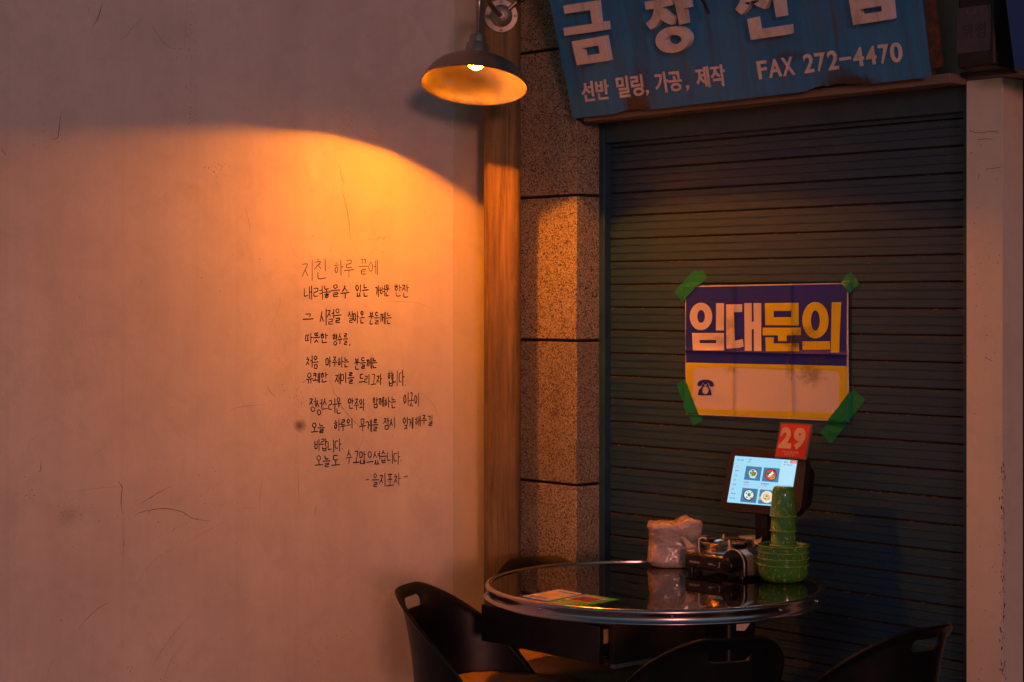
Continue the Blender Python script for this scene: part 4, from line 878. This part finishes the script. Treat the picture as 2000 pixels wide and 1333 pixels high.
# green speckled bowls and cups
t = NT('green_melamine'); t.co = t.n('ShaderNodeVectorMath', operation='MULTIPLY_ADD', i0=t.n('ShaderNodeCombineXYZ', i0=t.n('ShaderNodeObjectInfo').outputs['Random'], i1=t.n('ShaderNodeObjectInfo').outputs['Random'], i2=0.0).outputs[0], i1=(7.3, 3.1, 0), i2=t.co).outputs[0]; sp1 = t.noise(105, 4, .68, t.vec((1, 1, .7))); sp2 = t.noise(150, 3); gv = t.noise(8, 3)
c = t.mix(gv, (.060, .21, .016), (.105, .33, .030)); c = t.mix(t.ramp(sp1, [(.60, 0), (.622, 1)]), c, (.55, .46, .34)); c = t.mix(t.ramp(sp2, [(.70, 0), (.715, 1)]), c, (.50, .42, .32)); c = t.mix(t.ramp(t.noise(70, 3), [(.30, .8), (.35, 0)]), c, (.02, .035, .008))
t.set(base=c, rough=.14, spec=.55, coat=.4, coatr=.06); m_gm = t.m
gc = V((at(1530, 1100, 5.0).x, 5.0, TZ+.0006))
bowl_prof = [(.0001, .004), (.040, .004), (.052, .007), (.0605, .016), (.0635, .026), (.0650, .0455), (.0662, .0470), (.0684, .0468), (.0690, .0452), (.0682, .0438), (.0660, .0434), (.0652, .026), (.0635, .015), (.055, .005), (.046, .001), (.044, 0), (.0001, 0)]
m_rimg = simple('lit_green_rim', (.22, .36, .08), .25, var=.2, scale=120)
def rimmed(g, prof, n):   # light caught by each dish's lip, painted as a paler green
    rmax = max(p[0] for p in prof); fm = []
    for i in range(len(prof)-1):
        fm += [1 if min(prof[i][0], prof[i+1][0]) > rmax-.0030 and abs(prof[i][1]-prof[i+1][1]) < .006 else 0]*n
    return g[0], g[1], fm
def prefilled(name, prof, o, lab, grp, cat, h):
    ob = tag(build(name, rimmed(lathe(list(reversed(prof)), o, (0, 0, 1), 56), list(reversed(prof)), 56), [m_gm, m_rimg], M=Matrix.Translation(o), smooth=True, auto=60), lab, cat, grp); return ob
bstep = .0168
bl = ['green speckled bowl at the bottom of the stack, resting on the glass table', 'green speckled bowl second from the bottom of the stack', 'green speckled bowl third from the bottom of the stack', 'topmost green speckled bowl of the stack, holding the upturned cups']
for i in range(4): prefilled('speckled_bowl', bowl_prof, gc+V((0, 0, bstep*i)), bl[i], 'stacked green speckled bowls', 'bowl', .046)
cup_prof = [(.0001, .079), (.022, .079), (.0245, .0775), (.0285, .070), (.030, .060), (.0338, .0052), (.0362, .0040), (.0368, .0018), (.0358, 0), (.0338, .0004), (.0330, .004), (.0283, .060), (.026, .070), (.0001, .073)]
cl_ = ['green speckled upturned cup lowest in the stack, sunk inside the top bowl', 'green speckled upturned cup second from the bottom of the cup stack', 'green speckled upturned cup just below the topmost cup', 'topmost green speckled upturned cup, in front of the tablet screen']
cz0 = gc.z+bstep*3+.0048
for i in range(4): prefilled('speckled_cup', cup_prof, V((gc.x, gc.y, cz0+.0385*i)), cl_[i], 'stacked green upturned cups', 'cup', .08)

# ordering tablet on its stand
tn = (NS*math.cos(R(14))+V((0, 0, 1))*math.sin(R(14)))
TB = Plane(at(1490, 938, 5.19), DR, tn)
kio = tag(empty('ordering_tablet', V((TB.o.x, TB.o.y, TZ))), 'black ordering tablet on a stand showing a lit blue food menu', 'tablet')
m_tab = simple('tablet_shell', (.015, .0095, .009), .42, var=.1, bumps=.05, bscale=600)
TQ = [TB.ab(*p) for p in ((1427, 872), (1576, 886), (1563, 1010), (1404, 997))]
build('tablet_shell', prism([rrect(TQ, .15, .18, 8)], TB, -.022, 0, True), m_tab, kio, bevel=.005, seg=4)
build('rear_hump', prism([rrect([bil(TQ, .12, .15), bil(TQ, .985, .12), bil(TQ, .985, .9), bil(TQ, .12, .88)], .2, .25, 6)], TB, -.048, -.0225, True), M_['black_plastic'], kio, bevel=.012, seg=4)
def emat(name, c_, s_=1.0):
    m = bpy.data.materials.new(name); m.use_nodes = True; p = m.node_tree.nodes["Principled BSDF"]; p.inputs["Base Color"].default_value = (*[x*.1 for x in c_], 1); p.inputs["Roughness"].default_value = .2
    p.inputs["Emission Color"].default_value = (*c_, 1); p.inputs["Emission Strength"].default_value = s_; return m
E = [emat(n_, c_) for n_, c_ in (('screen_sky', (.33, .70, .93)), ('screen_pale', (.42, .76, .95)), ('screen_tile', (.045, .20, .38)), ('screen_ink', (.02, .05, .12)), ('screen_red', (.75, .06, .03)), ('screen_green', (.04, .32, .06)), ('screen_white', (.75, .85, .85)), ('screen_brown', (.07, .03, .02)), ('screen_cream', (.80, .68, .42)), ('screen_orange', (.75, .25, .05)))]
zt2 = lambda pts: [(1410+x/7.0158, 820+y/7.0158) for x, y in pts]
gs = [withmat(ppris(TB, [zt2([(183, 497), (1037, 560), (930, 1205), (72, 1132)])], .0005, .0007), 0)]
lv = [.0008]
def lay(pts, mi): lv[0] += .000012; gs.append(withmat(ppris(TB, [zt2(pts)], lv[0], lv[0]), mi))
def layE(cx, cy, rx, ry, mi, rot=8): lay(ell(cx, cy, rx, ry, rot, 24), mi)
lay([(825, 552), (1030, 568), (975, 900), (775, 885)], 1)
for q in ([(337, 635), (552, 652), (522, 842), (303, 822)], [(578, 655), (798, 670), (770, 862), (547, 845)], [(285, 935), (498, 952), (468, 1145), (252, 1125)], [(528, 957), (745, 975), (712, 1168), (495, 1150)]): lay(q, 2)
layE(428, 740, 66, 62, 7); layE(428, 738, 58, 54, 6); layE(428, 735, 44, 42, 7); layE(425, 742, 34, 32, 5); layE(436, 728, 12, 10, 4); layE(408, 715, 12, 8, 6); layE(452, 712, 14, 9, 6); layE(402, 750, 10, 8, 8); layE(425, 795, 46, 10, 1)
layE(672, 758, 82, 84, 7); layE(672, 758, 70, 72, 4); layE(650, 735, 30, 28, 7); layE(692, 790, 40, 30, 9); layE(640, 720, 18, 14, 5); layE(700, 790, 20, 14, 5); lay([(632, 780), (648, 788), (716, 738), (700, 726)], 6); lay([(640, 758), (652, 768), (712, 716), (700, 708)], 6); layE(722, 705, 26, 8, 7, -40)
layE(372, 1035, 78, 78, 7); layE(372, 1032, 64, 64, 6); layE(376, 1030, 24, 26, 5); layE(340, 1010, 12, 8, 2); layE(410, 1000, 12, 8, 2); layE(345, 1065, 14, 10, 2); layE(400, 1075, 16, 8, 7); layE(360, 985, 10, 7, 2)
layE(620, 1062, 84, 84, 8); layE(620, 1060, 74, 74, 6); layE(620, 1058, 64, 62, 8); layE(612, 1062, 44, 40, 9); layE(612, 1060, 34, 32, 8); layE(618, 1050, 16, 14, 5); layE(600, 1080, 14, 8, 4); layE(640, 1085, 12, 8, 4); layE(525, 1080, 16, 20, 6); layE(525, 1080, 10, 13, 2)
def stx(s, x0, y0, x1, y1, mi, sl=.075, sh=-.16):
    dy = (x1-x0)*sl; q = zt2([(x0, y0), (x1, y0+dy), (x1+(y1-y0)*sh, y1+dy), (x0+(y1-y0)*sh, y1)]); lv[0] += .000012
    gs.append(withmat(text_px(s, q, TB, lv[0], .012), mi))
lay([(944, 557), (1037, 563), (1028, 604), (938, 598)], 4)
stx('직원호출', 955, 568, 1022, 590, 6)
stx('테이블', 212, 540, 240, 560, 3); stx('29번', 248, 545, 308, 562, 3)
stx('사장님', 374, 536, 412, 556, 3); stx('추천', 366, 568, 398, 586, 3); stx('장바구니', 856, 572, 914, 594, 3); stx('최근 주문내역', 850, 610, 968, 626, 3)
for i, (s, wd) in enumerate((('추천', 42), ('안주류', 48), ('사이드', 46), ('탕류', 30), ('튀김류', 46), ('음료', 30), ('주류안내', 62), ('공지사항', 62))):
    stx(s, 198-11.3*i, 628+62.5*i, 198-11.3*i+wd, 648+62.5*i, 4 if i == 0 else 3)
stx('소곱창전골', 298, 845, 372, 864, 3); stx('26,000', 296, 878, 372, 896, 4); stx('얼큰해물짬뽕탕', 540, 868, 648, 888, 3); stx('22,000', 538, 898, 616, 916, 4)
build('lit_screen', join(*gs), E, kio)
build('camera_lens', lathe([(.0001, .0012), (.0022, .0012), (.0025, 0)], TB.hit(*zt2([(599, 486)])[0]), tn, 14), M_['black_plastic'], kio)
ss = TB.P(TB.ab(1473, 1000)[0], TB.ab(1473, 1000)[1], -.035); SP = Plane(V((ss.x, ss.y, TZ)), DR, NS)
build('stand_post', box(SP, -.022, .022, .008, ss.z-TZ+.03, -.016, .006), M_['black_metal'], kio, bevel=.003)
build('stand_base', box(SP, -.045, .04, .0006, .008, -.035, .035), M_['black_metal'], kio, bevel=.004)
# number card fixed to the tablet corner
NC = Plane(at(1549, 862, 5.13), DR, (NS*math.cos(R(10))+V((0, 0, 1))*math.sin(R(10))))
zc = lambda *p: [(1410+x/7.0158, 820+y/7.0158) for x, y in p]
card = tag(empty('number_card', NC.o, NC.frame()), 'red table number card reading 29 in clear acrylic above the tablet', 'card')
t = NT('clear_acrylic'); t.set(base=(.16, .13, .12), rough=.12, spec=.6, coat=.5); m_ac = t.m
build('acrylic_sleeve', ppris(NC, [rrect(zc((802, 36), (1242, 62), (1152, 552), (716, 520)), .04, .04)], -.004, 0, True), m_ac, card, bevel=.0006, seg=1)
build('red_face', ppris(NC, [zc((822, 60), (1217, 84), (1130, 530), (734, 500))], .0002, .0006), simple('card_red', (.66, .035, .012), .4, var=.06), card)
nb = [text_px('2', zc((828, 100), (970, 108), (945, 400), (768, 388)), NC, .001, .055), text_px('9', zc((1000, 108), (1170, 118), (1118, 418), (965, 405)), NC, .001, .055),
      text_px('결제시 테이블 번호를', zc((832, 422), (1052, 438), (1046, 470), (826, 454)), NC, .001, .02), text_px('말씀해주세요!', zc((858, 462), (1012, 474), (1006, 500), (852, 488)), NC, .001, .02)]
build('card_print', join(*nb), simple('card_cream', (.72, .52, .36), .5), card)

# ------------------------------------------------------------------ chairs
def chair_shell():
    """wrap-around plastic back with a grip hole; local frame: seat centre origin, front +Y"""
    NA, NZ = 112, 44; AM = 96
    def top(ph):
        a = abs(ph)
        if a < 16: return 0.751
        u = (a-16)/(AM-16); return 0.751-.285*(u**1.6)
    def pos(ph, s):
        zt = top(ph); z = .45+(zt-.45)*s; h = (z-.45)/.30
        lean = .020+.050*h*h; fl = max(0, s-.90)/.10
        rx, ry = .190+.016*h+.010*fl*fl, .215+lean*math.cos(R(ph*.75))+.010*fl*fl
        ex = 2.35; c_, s_ = math.cos(R(ph)), math.sin(R(ph)); q = (abs(c_)**ex+abs(s_)**ex)**(-1/ex)
        return V((rx*s_*q, -ry*c_*q, z))
    bm = bmesh.new(); grid = []; HX, HZ, HC = .052, .0155, .710
    for j in range(NZ+1):
        grid.append([bm.verts.new(pos(-AM+2*AM*i/NA, j/NZ)) for i in range(NA+1)])
    def inside(p):
        if p.y > -.15: return False
        x, z = abs(p.x), abs(p.z-HC); x = max(0, x-(HX-HZ)); return x*x+z*z < HZ*HZ
    for j in range(NZ):
        for i in range(NA):
            q = [grid[j][i], grid[j][i+1], grid[j+1][i+1], grid[j+1][i]]
            if not inside(sum((v.co for v in q), V())/4): bm.faces.new(q)
    bmesh.ops.delete(bm, geom=[v for v in bm.verts if not v.link_faces], context='VERTS')
    # pull the hole edge onto a clean rounded outline with finger bumps along the top
    for v in bm.verts:
        if v.is_boundary and v.co.y < -.15 and HC-.03 < v.co.z < HC+.03 and abs(v.co.x) < HX+.02 and v.co.z < .745:
            x, z = v.co.x, v.co.z-HC; cx = max(-(HX-HZ), min(HX-HZ, x)); d = V((x-cx, z)); 
            if d.length > 1e-5:
                d = d.normalized()*HZ; 
                bx = .0022*math.cos(cx/(HX-HZ)*3*math.pi) if z > 0 and abs(x) < HX-HZ else 0
                v.co.x, v.co.z = cx+d.x, HC+d.y-abs(bx)
    me = bpy.data.meshes.new('back_shell'); bm.to_mesh(me); bm.free()
    for p in me.polygons: p.use_smooth = True
    me.materials.append(M_['black_plastic']); return me
def make_chair():
    root = empty('shell_chair', (0, 0, 0)); me = chair_shell()
    o = bpy.data.objects.new('back_shell', me); col.objects.link(o); o.parent = root
    md = o.modifiers.new('thick', 'SOLIDIFY'); md.thickness = .007; md.offset = 0
    bv = o.modifiers.new('bevel', 'BEVEL'); bv.width = .0025; bv.segments = 2; bv.limit_method = 'ANGLE'; bv.angle_limit = R(50)
    # seat pad
    def sec(r, z): 
        return [(r*.180*math.copysign(abs(math.sin(a))**.8, math.sin(a)), r*.205*math.copysign(abs(math.cos(a))**.8, math.cos(a))+.012, z) for a in (2*math.pi*i/48 for i in range(48))]
    rings = [(r, z+.057) for r, z in [(.97, .405), (1.0, .412), (1.0, .440), (.985, .449), (.95, .454), (.6, .4565), (.2, .4575), (.01, .4575)]]
    vs = [p for r, z in rings for p in sec(r, z)]; fs = [(i*48+(k+1) % 48, i*48+k, (i+1)*48+k, (i+1)*48+(k+1) % 48) for i in range(len(rings)-1) for k in range(48)]; fs.append(tuple(range(48)))
    build('seat', (vs, fs), M_['seat_pad'], root, local=True, smooth=True, auto=60)
    build('seat_frame', lathe([(.172, .440), (.180, .443), (.180, .459), (.172, .4625)], (0, .012, 0), (0, 0, 1), 40), M_['black_plastic'], root, local=True, smooth=True, auto=40)
    for sx in (-1, 1):
        for sy in (-1, 1):
            build('leg', tube([(sx*.138, sy*.14+.012, .452), (sx*.192, sy*.20+.012, .004)], [.016, .011], 12), M_['black_metal'], root, local=True, smooth=True, auto=50)
    return root
proto = make_chair()
CH = [((-.012, 4.88), (.93, -.36), 'black shell chair by the plaster wall, facing the table'), ((.165, 5.26), (.35, -.93), 'black shell chair behind the table, in front of the wooden post and granite pier'),
      ((.41, 4.48), (-.28, .95), 'black shell chair in front of the table, seen from behind with its grip hole'), ((.782, 4.575), (-.64, .77), 'black shell chair near the shutter and the right pier, back turned to the pier')]
for i, (loc, fdir, lab) in enumerate(CH):
    if i == 0: r_ = proto
    else:
        r_ = proto.copy(); col.objects.link(r_)
        for ch in [c_ for c_ in bpy.data.objects if c_.parent == proto]:
            k = ch.copy(); col.objects.link(k); k.parent = r_
    r_.location = (loc[0], loc[1], 0); r_.rotation_euler = (0, 0, math.atan2(-fdir[0], fdir[1]))
    tag(r_, lab, 'chair', 'black shell chairs round the table')
